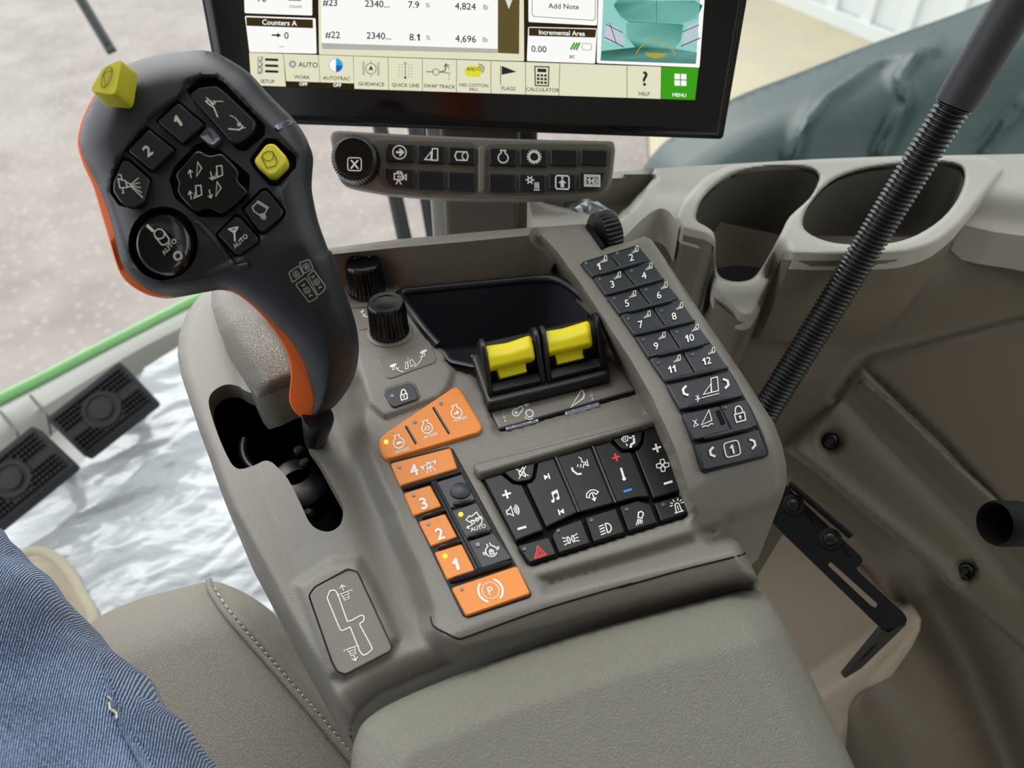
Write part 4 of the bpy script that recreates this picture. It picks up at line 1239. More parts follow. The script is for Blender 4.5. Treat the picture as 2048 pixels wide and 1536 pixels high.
# --- lever plate, black housing and the two yellow levers
LP = Level(ZD - 0.0015)
mb = MB()
mb.slab(LP, rnd(J(215, 470, 210, 440, 375, 930, 475, 1152, 1800, 775, 1680, 620, 1480, 390, 1400, 300), 3), 0.0, 0.003, 1.2, 'taupe_smooth')
LR, LU = (.965, -.26), (-.3, -.95)
for c in J(530, 1045, 1380, 832):
    for j, t in enumerate('IOR'):
        cc = (c[0] + (j - 1) * 2.4, c[1] + (j - 1) * 7.0)
        mb.text(LP, Frame(cc, 7, LR, LU), t, 0.0002, 'white_print', 0.01)
mb.icon(LP, Frame(J(1250, 865)[0], 17, LR, LU), [('p', [(-1.1, -.75), (.6, -.1), (.85, .35), (.75, .95)], 1.2)], 0.0002, 'white_print', 2.2)
mb.icon(LP, Frame(J(680, 990)[0], 13, LR, LU), [('a', -.6, 0, .55, 60, 320, 1.1), ('l', [(-.35, .5), (.55, .75), (.7, .35), (-.15, -.35)], 1.1), ('c', -.6, 0, .16, 1.1)] + [('l', [(.8 + .12 * i, .9 - .16 * i), (1.35 + .12 * i, 1.25 - .16 * i)], .9) for i in range(4)], 0.0002, 'white_print', 1.9)
gcx = Frame(J(775, 1008)[0], 9, LR, LU)
mb.icon(LP, gcx, [('c', 0, 0, .75, 1)] + [('l', [(.75 * math.cos(a), .75 * math.sin(a)), (1.05 * math.cos(a), 1.05 * math.sin(a))], .9) for a in [i * math.pi / 6 for i in range(12)]] + [('a', 0, 0, 1.35, 200, 290, .9)], 0.0002, 'white_print', 1.7)
lever_plate = mb.build('lever_label_plate', console)
for a, b, w in ((J(540, 1142)[0], J(862, 1058)[0], 6), (J(1118, 990)[0], J(1452, 893)[0], 9)):
    mb = MB()
    v = (Vector(b) - Vector(a)).normalized(); nn_ = Vector((-v.y, v.x))
    mb.slab(LP, rnd([a, b, tuple(Vector(b) + nn_ * w), tuple(Vector(a) + nn_ * w)], 2), -0.0004, 0.003, 1, 'lens')
    mb.build('lens_strip', lever_plate)
mb = MB()
mb.slab(LP, J(478, 1158, 1800, 782, 1838, 800, 1800, 815, 500, 1180), -0.0016, 0.002, 0.5, 'black_deep')
mb.build('plate_gap', lever_plate)

# housing: base flange
HZ = 0.0075
HB = Level(ZD - 0.0015 + HZ)
flange = rnd(J(205, 445, 240, 415, 1400, 130, 1440, 160, 1560, 600, 1562, 625, 395, 912, 365, 895), 4)
mb = MB()
mb.slab(HB, flange, 0.0, HZ, 4, 'black')
housing = mb.build('lever_housing', console)
def up_from(px, z0, z1):
    b = Level(z0).at(px); return b, Vector((b.x, b.y, z1))
zb = ZD - 0.0015 + HZ - 0.001
def cup(ns, k):
    # each lever stands between two cheeks with a dark floor and a low rear sill
    (fl, fr2, bl, br) = ns          # px on the flange: near-left, near-right, far-left, far-right
    P4 = [HB.at(p) for p in (fl, fr2, br, bl)]
    w = (P4[1] - P4[0]).normalized(); back = (P4[3] - P4[0]).normalized()
    th = 0.0022
    depth = (P4[3] - P4[0]).length
    for side, o in ((0, P4[0]), (1, P4[1])):
        s = MB()
        prof = [(0, 0), (0, 0.004), (depth * 0.42, 0.019), (depth * 0.50, 0.0225), (depth * 0.60, 0.0235), (depth * 0.74, 0.0225), (depth * 0.92, 0.015), (depth, 0.004), (depth, 0)]
        a = [o + back * y + Vector((0, 0, z - 0.001)) + w * (-th if side == 0 else 0) for y, z in prof]
        b = [v + w * th for v in a]
        ac = sum(a, Vector()) / len(a)
        a2 = [ac + (v - ac) * 0.94 - w * 0.0005 for v in a]; bc = ac + w * th
        b2 = [bc + (v - bc) * 0.94 + w * 0.0005 for v in b]
        s.rings([a2, a, b, b2], 'black', True, True)
        s.build('cheek', housing, sharp=50)
    s = MB()
    mid = (P4[0] + P4[1]) / 2
    wid = (P4[1] - P4[0]).length / 2 - 0.0003
    # drum behind the opening
    dr = MB()
    dr.lathe(mid + back * depth * 0.66 + Vector((0, 0, 0.004)) - w * wid, w, [(0.0125, 0), (0.0125, wid * 2)], 'black_matt', 40)
    dr.build('drum', housing)
    s = MB()
    s.box(mid + back * (depth * 0.10) + Vector((0, 0, 0.0016)), w * wid, back * (depth * 0.10), Vector((0, 0, 0.0016)), 'black_matt', 0.0008)
    s.build('sill', housing)
    return P4, w, back, depth, mid, wid
C1 = cup((J(415, 835)[0], J(895, 722)[0], J(300, 440)[0], J(790, 320)[0]), 0)
C2c = cup((J(985, 705)[0], J(1478, 580)[0], J(870, 310)[0], J(1375, 190)[0]), 1)
for k, (head, pts, stem) in enumerate(((None, J(322, 355, 560, 320, 770, 248, 800, 275, 828, 455, 822, 490, 600, 545, 380, 598, 372, 570), J(455, 575, 740, 512, 742, 570, 755, 600, 490, 668, 470, 620)),
                                       (None, J(890, 215, 1100, 180, 1340, 105, 1368, 135, 1390, 325, 1385, 355, 1160, 405, 950, 452, 942, 425), J(1025, 435, 1298, 372, 1300, 440, 1315, 465, 1050, 530, 1035, 480)))):
    P4, w, back, depth, mid, wid = (C1, C2c)[k]
    nrm = (-back * 0.62 + Vector((0, 0, 0.78))).normalized()
    top = mid + back * depth * 0.50 + Vector((0, 0, 0.0215))
    pl = Tilted(top, nrm)
    lever = MB()
    # saddle-shaped paddle head: dished across its top edge
    outl = dedupe(rnd(pts, 4, 3))
    arr = np.array(outl); cx = arr.mean(0)
    def paddle_at(q, pl=pl, outl=outl, pts=pts):
        q = np.asarray(q); de = seg_dist(outl, q)
        crease = seg_dist([lerp(pts[0], pts[8], .42), lerp(pts[2], pts[5], .40)], q, False)
        te = seg_dist(pts[0:3], q, False)
        h = -0.0030 * np.clip(1 - de / 9, 0, 1) ** 2 - 0.0045 * np.clip(1 - te / 26, 0, 1) ** 1.5
        for o_ in (9, 15):
            h -= 0.0004 * np.exp(-((te - o_) / 2.2) ** 2)
        return [pl.at((p[0], p[1]), hh) for p, hh in zip(q, h)]
    lever.sheet(paddle_at, outl, 'yellow', 3.5, skirt=[tuple(-nrm * 0.006 - back * 0.0), tuple(-nrm * 0.009 + back * 0.002)])
    lo = lever.build('lever', housing, sharp=50)
    stem_mb = MB()
    pl2 = Tilted(top - nrm * 0.0045, nrm)
    stem_mb.slab(pl2, rnd(stem, 2), 0.0, 0.006, 1.6, 'yellow')
    so_ = stem_mb.build('lever_stem', housing)

# ------------------------------------------------------------------ joystick
JN = Vector((0.10, -0.66, 0.75)).normalized()
JO = along((400, 340), 0.345)
class Grip:                                    # the front of the handle: flat head, then the neck curves away to the slot
    def at(s, p, h=0.0):
        d = ray(p)
        t = JN.dot(JO + JN * h - CAM) / JN.dot(d)
        if p[1] > 480: t += 0.062 * ((p[1] - 480) / 380) ** 1.5
        return CAM + d * t
    def n(s, p): return JN
GRIP = Grip()
joystick = thing('joystick', 'black multi-button joystick handle with orange back shell and yellow buttons', 'joystick', Level(ZD - 0.03).at((628, 868)))

left_full = B(1520, 1165, 1462, 1100, 1447, 1030, 1460, 900, 1447, 795, 1412, 700, 1340, 590, 1250, 480, 1150, 390, 1060, 332, 960, 312, 860, 328, 740, 353, 610, 370, 480, 345, 390, 290, 330, 220, 292, 120) + A(247, 1350, 202, 1200, 150, 1030, 92, 905, 57, 800, 48, 725, 68, 620, 105, 525, 160, 425, 230, 330)
right_full = A(300, 262, 440, 203, 600, 160, 760, 140, 860, 133, 925, 142, 1000, 167, 1085, 215, 1195, 292, 1300, 410, 1400, 512, 1480, 592, 1550, 692, 1586, 790, 1581, 900, 1577, 1000, 1592, 1100, 1622, 1230, 1662, 1345, 1702, 1445) + B(1728, 80, 1768, 200, 1812, 340, 1852, 450, 1882, 560, 1897, 680, 1890, 790, 1865, 890, 1820, 980, 1762, 1060, 1700, 1118, 1610, 1165)
shell_full = cr(left_full + right_full, 3)
left_black = B(1600, 1150, 1608, 1050, 1588, 960, 1560, 855, 1508, 745, 1440, 645, 1340, 545, 1200, 412, 1062, 322, 965, 303, 860, 318, 740, 340, 610, 350, 510, 325, 430, 270, 370, 205, 330, 120) + A(292, 1350, 250, 1200, 185, 1030, 118, 905, 75, 800, 62, 725, 80, 620, 118, 525, 170, 425, 235, 330)
shell_black = cr(left_black + right_full[:-1] + B(1625, 1160), 3)

def well(q): return rnd(q, 4, 3)
w_rocker = A(765, 400, 860, 313, 965, 313, 1020, 345, 1285, 635, 1290, 695, 1160, 803, 1110, 795, 960, 640)
w_yel = A(1183, 855, 1290, 712, 1360, 717, 1492, 830, 1497, 905, 1380, 1030, 1320, 1032, 1205, 905)
w_1 = A(560, 600, 712, 462, 905, 620, 745, 765)
w_2 = A(365, 795, 512, 635, 710, 790, 540, 950)
w_sp = A(268, 1010, 340, 845, 388, 842, 548, 985, 505, 1160, 430, 1188, 320, 1160, 265, 1080)
w_x = A(655, 990, 690, 900, 830, 755, 900, 735, 990, 790, 1130, 905, 1190, 960, 1180, 1090, 1010, 1240, 850, 1235, 690, 1110)
w_au = A(955, 1350, 1092, 1212, 1125, 1218, 1262, 1370, 1250, 1412, 1120, 1500, 1090, 1500)
w_ro = A(1128, 1178, 1268, 1042, 1305, 1042, 1428, 1190, 1415, 1240, 1285, 1352, 1245, 1352)
w_round = ell(A(615, 1410)[0], 70, 74, 30)
wells = [w_rocker, w_yel, w_1, w_2, w_sp, w_x, w_au, w_ro]
face_poly = A(520, 560, 700, 440, 760, 330, 870, 290, 980, 290, 1310, 620, 1520, 830, 1500, 920, 1400, 1060, 1440, 1230, 1270, 1380, 1120, 1530, 880, 1640, 620, 1680, 390, 1560, 300, 1300, 230, 1080, 300, 860)
def grip_h(pts):
    pts = np.asarray(pts)
    de = seg_dist(shell_black, pts)
    y = pts[:, 1]
    k = np.clip((y - 480) / 200, 0, 1)          # the neck is rounder than the head
    rr = 62 + 20 * k
    t = np.clip(de / rr, 0, 1)
    h = -(0.017 + 0.008 * k) * (1 - np.sqrt(np.clip(1 - (1 - t) ** 2, 0, 1)))
    h -= 0.0022 * np.where(in_poly(face_poly, pts), sstep(seg_dist(face_poly, pts) / 12), 0)
    return h
def grip_at(pts):
    return [GRIP.at((p[0], p[1]), h) for p, h in zip(pts, grip_h(pts))]
mb = MB()
mb.sheet(grip_at, shell_black, 'black_soft', 5.5,
         holes=[(rnd(w, 5, 3), tuple(-JN * 0.004), True, 'black_deep') for w in wells] + [(w_round, tuple(-JN * 0.006), True, 'black_deep')],
         skirt=[tuple(-JN * 0.009)])
mb.build('front_shell', joystick, sharp=50)
def back_at(pts):
    pts = np.asarray(pts)
    de = seg_dist(shell_full, pts)
    h = -0.0215 - 0.0 * de
    hb = grip_h(pts)
    k = np.clip((pts[:, 1] - 480) / 200, 0, 1)
    return [GRIP.at((p[0], p[1]), float(-0.022 - 0.008 * kk)) for p, kk in zip(pts, k)]
mb = MB()
P0 = back_at(np.array(dedupe(shell_full)))
c0 = sum((Vector(v) for v in P0), Vector()) / len(P0)
ring = lambda s, h: [Vector(v) + (c_loc(i) - Vector(v)) * s - JN * h for i, v in enumerate(P0)]
sp_ = dedupe(shell_full)
ins1, ins2 = inset(sp_, 10), inset(sp_, 22)
P1 = back_at(np.array(ins1)); P2 = back_at(np.array(ins2))
mb.rings([P2 and [Vector(v) + JN * 0.001 for v in back_at(np.array(inset(sp_, 4)))], [Vector(v) for v in P0], [Vector(v) - JN * 0.006 for v in P0], [Vector(v) - JN * 0.014 for v in P1], [Vector(v) - JN * 0.019 for v in P2]], 'orange_shell', True, True)
mb.build('back_shell', joystick, sharp=60)

JR, JU = (0.80, -0.60), (-0.55, -0.83)
def jbtn(name, q, m='key', h=0.0015, r=4, bev=2.6, depth=0.006, label=None):
    mb = MB()
    mb.slab(GRIP, rnd(q, r, 3), h, depth, bev, m)
    return mb
KEYJ = M['key_joy'] = mat('satin black joystick key', (22, 23, 26), 0.33, (2800, 0.15, 0.0002), 0.5)
for t, q, c in (('1', A(575, 602, 715, 478, 885, 622, 742, 748), A(710, 604)[0]), ('2', A(380, 797, 517, 652, 690, 790, 540, 930), A(512, 797)[0])):
    mb = jbtn('b', q, 'key_joy')
    mb.text(GRIP, Frame(c, 31, JR, JU), t, 0.0017, 'grey_print', 0.03)
    mb.build('number_button', joystick)
mb = jbtn('b', A(285, 1005, 345, 862, 383, 860, 528, 988, 487, 1140, 430, 1168, 335, 1140, 283, 1065), 'key_joy')
mb.icon(GRIP, Frame(A(385, 1018)[0], 24, (.92, .1), (-.2, -1)), [('p', [(-.85, -.4), (-.85, .35), (-.2, .25), (-.15, -.3)], 1.1), ('l', [(-.5, .35), (-.5, .7), (-.75, .7)], 1), ('l', [(-.6, -.4), (-.6, -.8), (-.75, -.8)], 1), ('p', [(-.15, .15), (.15, .05), (.15, -.2), (-.15, -.25)], 1)] + [('l', [(.25, .02 - .06 * k), (1.1, .65 - .42 * k)], .9) for k in range(5)], 0.0017, 'grey_print', 2.0)
mb.build('spray_button', joystick)
mb = MB()
rc = ell(A(615, 1408)[0], 56, 59, 36)
mb.slab(GRIP, rc, 0.0018, 0.008, 5, 'black_gloss', sink=0.0007)
fr_b = Frame(A(615, 1400)[0], 20, (.62, -.78), (-.72, -.62))
mb.icon(GRIP, Frame(A(530, 1310)[0], 10, (.72, .66), (.66, -.72)), [('l', [(-.95, 0), (.95, 0)], 2)], 0.0021, 'grey_print', 2.8)
mb.icon(GRIP, Frame(A(712, 1492)[0], 10, JR, JU), [('c', 0, 0, .75, 2.0)], 0.0021, 'grey_print', 2.2)
mb.icon(GRIP, Frame(A(610, 1375)[0], 14, (.82, -.5), (-.55, -.8)), [('a', 0, .75, .75, 0, 360, 1), ('l', [(-.75, .75), (-.65, -.75), (-.2, -1.05), (.4, -1.0), (.75, -.7), (.75, .75)], 1.1)], 0.0021, 'grey_print', 2.2)
mb.text(GRIP, Frame(A(655, 1432)[0], 14, (.66, -.75), (-.7, -.62)), 'AUTO', 0.0021, 'grey_print', 0.015)
mb.build('auto_rocker_button', joystick, sharp=60)
mb = jbtn('b', A(785, 428, 850, 378, 965, 365, 1018, 403, 1225, 598, 1216, 660, 1108, 752, 1060, 738), 'key_joy', r=6, bev=3)
mb.icon(GRIP, Frame(A(950, 510)[0], 20, (.95, .0), (-.2, -1)), [('l', [(.2, -1.0), (.0, .0), (-.45, .3), (-.7, .6), (-.4, .75), (.0, .2)], 1.4), ('l', [(-.6, 1.0), (.1, .3)], .9), ('a', .7, -.6, 1.2, 70, 125, .8), ('l', [(.0, .65), (.25, .6), (.15, .25)], .8)], 0.0017, 'grey_print', 2.0)
mb.icon(GRIP, Frame(A(1095, 630)[0], 20, (.95, .0), (-.2, -1)), [('l', [(-.85, -.35), (.3, -.45), (.7, -.1), (.5, .1), (.2, -.1)], 1.4), ('l', [(.2, -.4), (1.0, -.2)], .9), ('a', -.6, .0, 1.0, 0, 80, .8), ('l', [(.15, .2), (.42, .0), (.55, .35)], .8)], 0.0017, 'grey_print', 2.0)
mb.build('boom_rocker_button', joystick)
mb = jbtn('b', A(1215, 852, 1295, 748, 1348, 745, 1432, 838, 1432, 882, 1352, 962, 1310, 962, 1222, 882), 'yellow_pale', r=8, bev=4)
mb.icon(GRIP, Frame(A(1318, 855)[0], 16, (.88, -.3), (-.35, -.92)), [('p', [(-.75 + .0, -.95), (-.9, .55), (-.45, .95), (.15, 1.05), (.75, .8), (.9, -.5), (.45, -1.0)], 1), ('a', 0, .6, .75, 170, 350, .8)], 0.0018, 'dark_print', 1.6)
o = mb.build('bale_button', joystick); o['label'] = 'pale yellow button with a cylinder symbol'
mb = MB()
xq = A(698, 955, 740, 900, 820, 808, 862, 800, 900, 822, 940, 826, 985, 815, 1020, 830, 1100, 915, 1112, 950, 1105, 985, 1125, 1015, 1160, 1050, 1158, 1085, 1030, 1195, 985, 1208, 930, 1182, 885, 1180, 840, 1195, 800, 1178, 725, 1095, 708, 1055, 715, 1010)
mb.slab(GRIP, cr(xq, 3), 0.0022, 0.007, 2.5, 'black_gloss')
for c, k, up in ((A(830, 925)[0], 'tri', 1), (A(968, 935)[0], 'bale', 0), (A(830, 1065)[0], 'bale', 1), (A(958, 1055)[0], 'tri', 0)):
    f = Frame(c, 15, (.88, -.45), (-.35, -.92))
    its = [('p', [(-.2, -.85), (.85, -.15), (.65, .85)], 1)] if k == 'tri' else [('p', [(-.15, -.75), (.25, .65), (.95, .4), (.6, -.8)], 1), ('p', [(-.6, -.75), (-.2, -.75), (.0, .0)], .9)]
    ar = [('l', [(-.95, -.7), (-.75, .3)], .9), ('l', [(-1.15, .0), (-.75, .35), (-.5, -.1)], .9)] if up else [('l', [(-.75, .4), (-.9, -.7)], .9), ('l', [(-1.2, -.3), (-.9, -.75), (-.55, -.4)], .9)]
    mb.icon(GRIP, f, its + ar, 0.0024, 'grey_print', 1.9)
mb.build('four_way_button', joystick, sharp=60)
mb = jbtn('b', A(1145, 1182, 1270, 1060, 1302, 1060, 1408, 1190, 1395, 1230, 1282, 1332, 1250, 1330), 'key_joy')
mb.icon(GRIP, Frame(A(1255, 1185)[0], 18, (.95, .25), (-.15, -.97)), [('l', [(-.1, .95), (1.05, .5), (.35, -.55)], .9), ('l', [(-.1, .95), (-.2, .75), (.95, .3)], .9), ('l', [(-.2, .75), (-.9, .0), (-.75, -.45), (.0, -.75)], .9), ('c', .25, -.75, .3, .8), ('c', .25, -.75, .12, .7)], 0.0017, 'grey_print', 1.8)
mb.build('wrap_button', joystick)
mb = jbtn('b', A(970, 1348, 1090, 1230, 1118, 1235, 1242, 1370, 1236, 1402, 1122, 1482, 1094, 1480), 'key_joy')
mb.icon(GRIP, Frame(A(1085, 1350)[0], 16, (.8, -.2), (-.1, -.97)), [('l', [(.0, -.9), (.05, .2), (-.7, .8)], 1.5), ('l', [(.05, .2), (.6, .75)], 1.5), ('l', [(-.85, .85), (.75, .8)], 1.1), ('l', [(-.3, .5), (.35, .5)], 1)], 0.0017, 'grey_print', 2.2)
mb.text(GRIP, Frame(A(1125, 1395)[0], 13, (.73, -.68), (-.66, -.70)), 'AUTO', 0.0017, 'grey_print', 0.015)
mb.build('guidance_button', joystick)
# small window between the buttons, light slit on the right shoulder, moulded grooves
mb = MB()
mb.slab(GRIP, rnd(A(850, 700, 905, 640, 940, 650, 1000, 715, 950, 762, 915, 755), 3), 0.0005, 0.004, 2, 'lens_grey' if 'lens_grey' in M else M.setdefault('lens_grey', mat('smoky lens', (84, 88, 96), 0.2)), sink=0.0006)
mb.build('position_window', joystick)
mb = MB()
sl_h = lambda p: float(grip_h([p])[0])
q = A(1350, 640, 1368, 622, 1450, 592, 1472, 602, 1465, 622, 1375, 658)
mb.add([GRIP.at(p, sl_h(p) + 0.0012) for p in q] + [GRIP.at(p, sl_h(p) - 0.003) for p in q], [(0, 1, 2, 3, 4, 5)] + [(i, (i + 1) % 6, 6 + (i + 1) % 6, 6 + i) for i in range(6)], 'lens')
mb.build('light_slit', joystick)
for pts in (A(830, 1270, 870, 1290, 990, 1420, 1060, 1520) + B(1100, 175, 1180, 160), ):
    mb = MB()
    mb.tube([GRIP.at(p, sl_h(p) + 0.0004) for p in resample(cr(pts, 4, False), 6, False)], 0.0013, 'black', 8)
    mb.build('moulded_rib', joystick)
# label patch on the neck with four boxed letters
mb = MB()
pq = cr(B(1375, 150, 1400, 95, 1470, 45, 1530, 40, 1575, 85, 1640, 200, 1700, 330, 1718, 400, 1690, 465, 1640, 488, 1590, 468, 1500, 365, 1420, 265), 3)
hN = lambda p, h: sl_h(p) + h
P = [GRIP.at(p, hN(p, 0.0006)) for p in pq]; Pb = [GRIP.at(p, hN(p, -0.004)) for p in inset(pq, -1.2)]
Gs = type('Gs', (), {'at': lambda s, p, h=0: GRIP.at(p, hN(p, h)), 'n': lambda s, p: JN})()
mb.sheet(lambda q: [Gs.at((p[0], p[1]), 0.0005) for p in q], pq, 'black', 6, skirt=[tuple(-JN * 0.002)])
for q in (B(1515, 150, 1580, 128, 1607, 188, 1545, 222), B(1445, 215, 1512, 170, 1543, 228, 1470, 280), B(1570, 235, 1610, 198, 1687, 305, 1680, 332, 1640, 366), B(1490, 295, 1557, 250, 1637, 378, 1580, 412)):
    mb.line(Gs, rnd(q, 3, 3), 1.5, 0.0012, 'grey_print', True)
for t, c in (('B', B(1562, 175)[0]), ('A', B(1494, 226)[0]), ('D', B(1628, 278)[0]), ('C', B(1565, 333)[0])):
    f = Frame(c, 5.6, (.86, -.45), (-.5, -.85))
    mb.line(Gs, rnd([f(-1, -1), f(1, -1), f(1, 1), f(-1, 1)], 3, 2), 1.2, 0.0012, 'grey_print', True)
    mb.text(Gs, Frame(c, 9, (.86, -.45), (-.5, -.85)), t, 0.0012, 'grey_print', 0.03)
    if t in 'CD':
        for s in (-1, 1):
            f = Frame((c[0] + s * 7.5, c[1] + s * 11), 3.6, (.86, -.5), (-.5, -.86))
            mb.line(Gs, [f(-.9, -s * .3), f(-.3, s * .5), f(.5, s * .4), f(.9, -s * .5)], 2, 0.0012, 'grey_print')
mb.build('button_label', joystick)
# yellow emergency-style button on the shoulder
mb = MB()
topq = A(130, 405, 215, 250, 345, 190, 300, 430)
botq = A(205, 505, 330, 300, 455, 272, 415, 525)
T4 = [GRIP.at(p, 0.020) for p in topq]; B4 = [GRIP.at(p, 0.001) for p in A(215, 500, 320, 320, 452, 268, 417, 522)]
# near edge order: top face corners and matching base corners
base = [B4[0], B4[1], B4[2], B4[3]]
tc_ = sum(T4, Vector()) / 4
def bevq(Q, s): c = sum(Q, Vector()) / 4; return [c + (v - c) * s for v in Q]
def soft(Q, r=0.18):
    out = []
    for i in range(4):
        a, b, c = Q[i - 1], Q[i], Q[(i + 1) % 4]
        for k in range(4):
            t = k / 3
            s0, e0 = b + (a - b) * r, b + (c - b) * r
            out.append(s0 * (1 - t) ** 2 + b * 2 * t * (1 - t) + e0 * t * t)
    return out
mid4 = [b + (t - b) * 0.90 for t, b in zip(T4, base)]
mb.rings([soft(base), soft(mid4), soft(bevq(T4, 0.985)), soft(bevq(T4, 0.92))], 'yellow_pale', True, True)
tn = (T4[1] - T4[0]).cross(T4[3] - T4[0]).normalized()
if tn.dot(CAM - T4[0]) < 0: tn = -tn
yp = Tilted(tc_, tn)
f = Frame(A(245, 310)[0], 17, (.55, -.72), (-.62, -.85), 20)
f = Frame(A(243, 310)[0], 16, (.80, -.45), (-.28, -.95))
mb.icon(yp, Frame(A(243, 312)[0], 17, (.62, -.38), (.20, -1.15)), [('c', 0, 0, 1.0, .9), ('p', [(-.75, .6), (.85, .5), (-.05, -.98)], .9)], 0.0006, 'dark_print', 1.7)
o = mb.build('stop_button', joystick, sharp=60); o['label'] = 'yellow block button with a circled triangle'
# neck collar and stem into the slot
mb = MB()
a = GRIP.at((636, 836), -0.030); b = Level(ZD - 0.012).at((632, 872)); c = Level(ZD - 0.05).at((632, 890))
mb.tube([a + (a - b) * 0.1, a, a + (b - a) * 0.35, a + (b - a) * 0.7, b, c], [0.0085, 0.0090, 0.0085, 0.0075, 0.0070, 0.0065], 'black', 24)
mb.build('stem', joystick, sharp=60)

# ------------------------------------------------------------------ monitor
mu = Vector((0.995, -0.0995, 0.0))
mv0 = Vector((0.0, 0.167, 0.985))
mnn = mu.cross(mv0).normalized()
if mnn.y > 0: mnn = -mnn
MO = along((950, 183), 0.56)
MP = Tilted(MO, mnn)
monitor = thing('monitor', 'black framed touchscreen monitor with lit work table and menu bar', 'monitor', MP.at((960, 262)))
scr = lambda name, rgb, s=1.0: M.setdefault(name, emis(name, rgb, s))
scr('s_white', (255, 255, 252), 0.95); scr('s_cream', (236, 234, 204), 0.9); scr('s_brown', (58, 46, 24), 0.6); scr('s_head', (70, 58, 32), 0.7); scr('s_olive', (112, 98, 56), 0.7)
scr('s_black', (10, 10, 14), 0.4); scr('s_text', (52, 52, 54), 0.7); scr('s_grey', (150, 150, 146), 0.8); scr('s_green', (64, 166, 30), 0.9); scr('s_cyan', (40, 178, 236), 0.9); scr('s_blue', (24, 110, 190), 0.9)
scr('s_teal', (24, 128, 104), 0.8); scr('s_teal_dark', (10, 84, 70), 0.8); scr('s_teal_pale', (150, 214, 206), 0.9); scr('s_yel', (232, 226, 60), 0.9); scr('s_lilac', (214, 208, 226), 0.9); scr('s_gold', (196, 178, 60), 0.8); scr('s_edge', (196, 196, 186), 0.8)
bez = rnd([(250, -800), (1618, -800), (1494, 0), (1446, 279), (448, 244), (403, 0)], 9)
mb = MB()
mb.slab(MP, bez, 0.0, 0.028, 2.5, 'black_matt')
mb.build('housing', monitor)
mb = MB()
mb.slab(MP, rnd([(262, -788), (1606, -788), (1486, 0), (1440, 273), (453, 239), (409, 0)], 7), 0.0012, 0.002, 1.5, 'black_gloss')
mb.build('front_glass', monitor)
mb = MB()
h0 = 0.0016
act = S(60, -1300, 2120, -1300, 1890, -60, 1846, 374, 184, 322, 160, 0)
mb.slab(MP, act, h0, 0.0006, 0, 's_brown')
screen = mb.build('screen', monitor)
def panel(name, items, q=None, m='s_white', r=3, h=0.0003):
    p = MB()
    if q: p.slab(MP, rnd(q, r, 3) if r else q, h0 + h, 0.0003, 0, m)
    for it in items:
        if it[0] == 't':
            _, t, c, s, mm = it[:5]
            p.text(MP, Frame(S(*c)[0], s, (1, .036), (0.0, -1.0)), t, h0 + h + 0.0005, mm, it[5] if len(it) > 5 else 0.012)
        elif it[0] == 'q': p.poly(MP, S(*it[1]), h0 + h + 0.0003, it[2])
        elif it[0] == 'r': p.poly(MP, rnd(S(*it[1]), 3, 3), h0 + h + 0.0004, it[2])
        elif it[0] == 'i': p.icon(MP, Frame(S(*it[1])[0], it[2], (1, .036), (0, -1)), it[3], h0 + h + 0.0006, it[4], it[5] if len(it) > 5 else 1.5)
    return p.build(name, screen, smooth=False)
panel('count_panel', [('t', '76', (230, -6), 19, 's_text'), ('t', 'count', (356, 22), 11, 's_grey'), ('i', (352, -12), 12, [('l', [(-1, .4), (-1, -.6), (1, -.6), (1, .4)], 1)], 's_text')], S(158, -260, 414, -260, 418, 58, 166, 49))
panel('counter_panel', [('q', (172, 64, 420, 73, 421, 105, 174, 96), 's_head'), ('t', 'Counters A', (296, 84), 14.5, 's_white', .018), ('t', '0', (322, 132), 19, 's_text'), ('i', (284, 131), 9, [('l', [(-1, 0), (.3, 0)], 1.6), ('f', [(.2, .55), (.2, -.55), (1.1, 0)])], 's_text', 2.0), ('t', '---', (304, 172), 10, 's_text')], S(167, 59, 430, 68, 434, 200, 184, 194))
panel('bale_table', [('q', (450, -260, 1108, -260, 1108, 182, 452, 160), 's_white'), ('q', (452, 160, 1108, 182, 1108, 198, 456, 182), 's_edge'), ('q', (1110, -260, 1192, -260, 1188, 201, 1109, 197), 's_olive'), ('q', (1130, -20, 1170, -18, 1150, 34), 's_white'),
                     ('t', '#23', (484, 9), 19, 's_text'), ('t', '2340...', (660, 14), 19, 's_text'), ('t', '7.9', (796, 17), 19, 's_text'), ('t', '%', (848, 19), 13, 's_grey'), ('t', '4,824', (988, 23), 19, 's_text'), ('t', 'lb', (1064, 26), 15, 's_grey'),
                     ('t', '#22', (494, 129), 19, 's_text'), ('t', '2340...', (666, 133), 19, 's_text'), ('t', '8.1', (799, 138), 19, 's_text'), ('t', '%', (850, 140), 13, 's_grey'), ('t', '4,696', (989, 144), 19, 's_text'), ('t', 'lb', (1062, 147), 15, 's_grey')],
      S(438, -260, 1204, -260, 1207, 228, 443, 203), 's_cream')
panel('note_panel', [('t', 'Add Note', (1354, 23), 15, 's_text'), ('i', (1354, 10), 63, [('l', [(-1, 1), (-1, -.40), (-.95, -.47), (.95, -.53), (1, -.45), (1.02, 1)], 1)], 's_grey', 1.4)], S(1222, -260, 1484, -260, 1478, 95, 1223, 82))
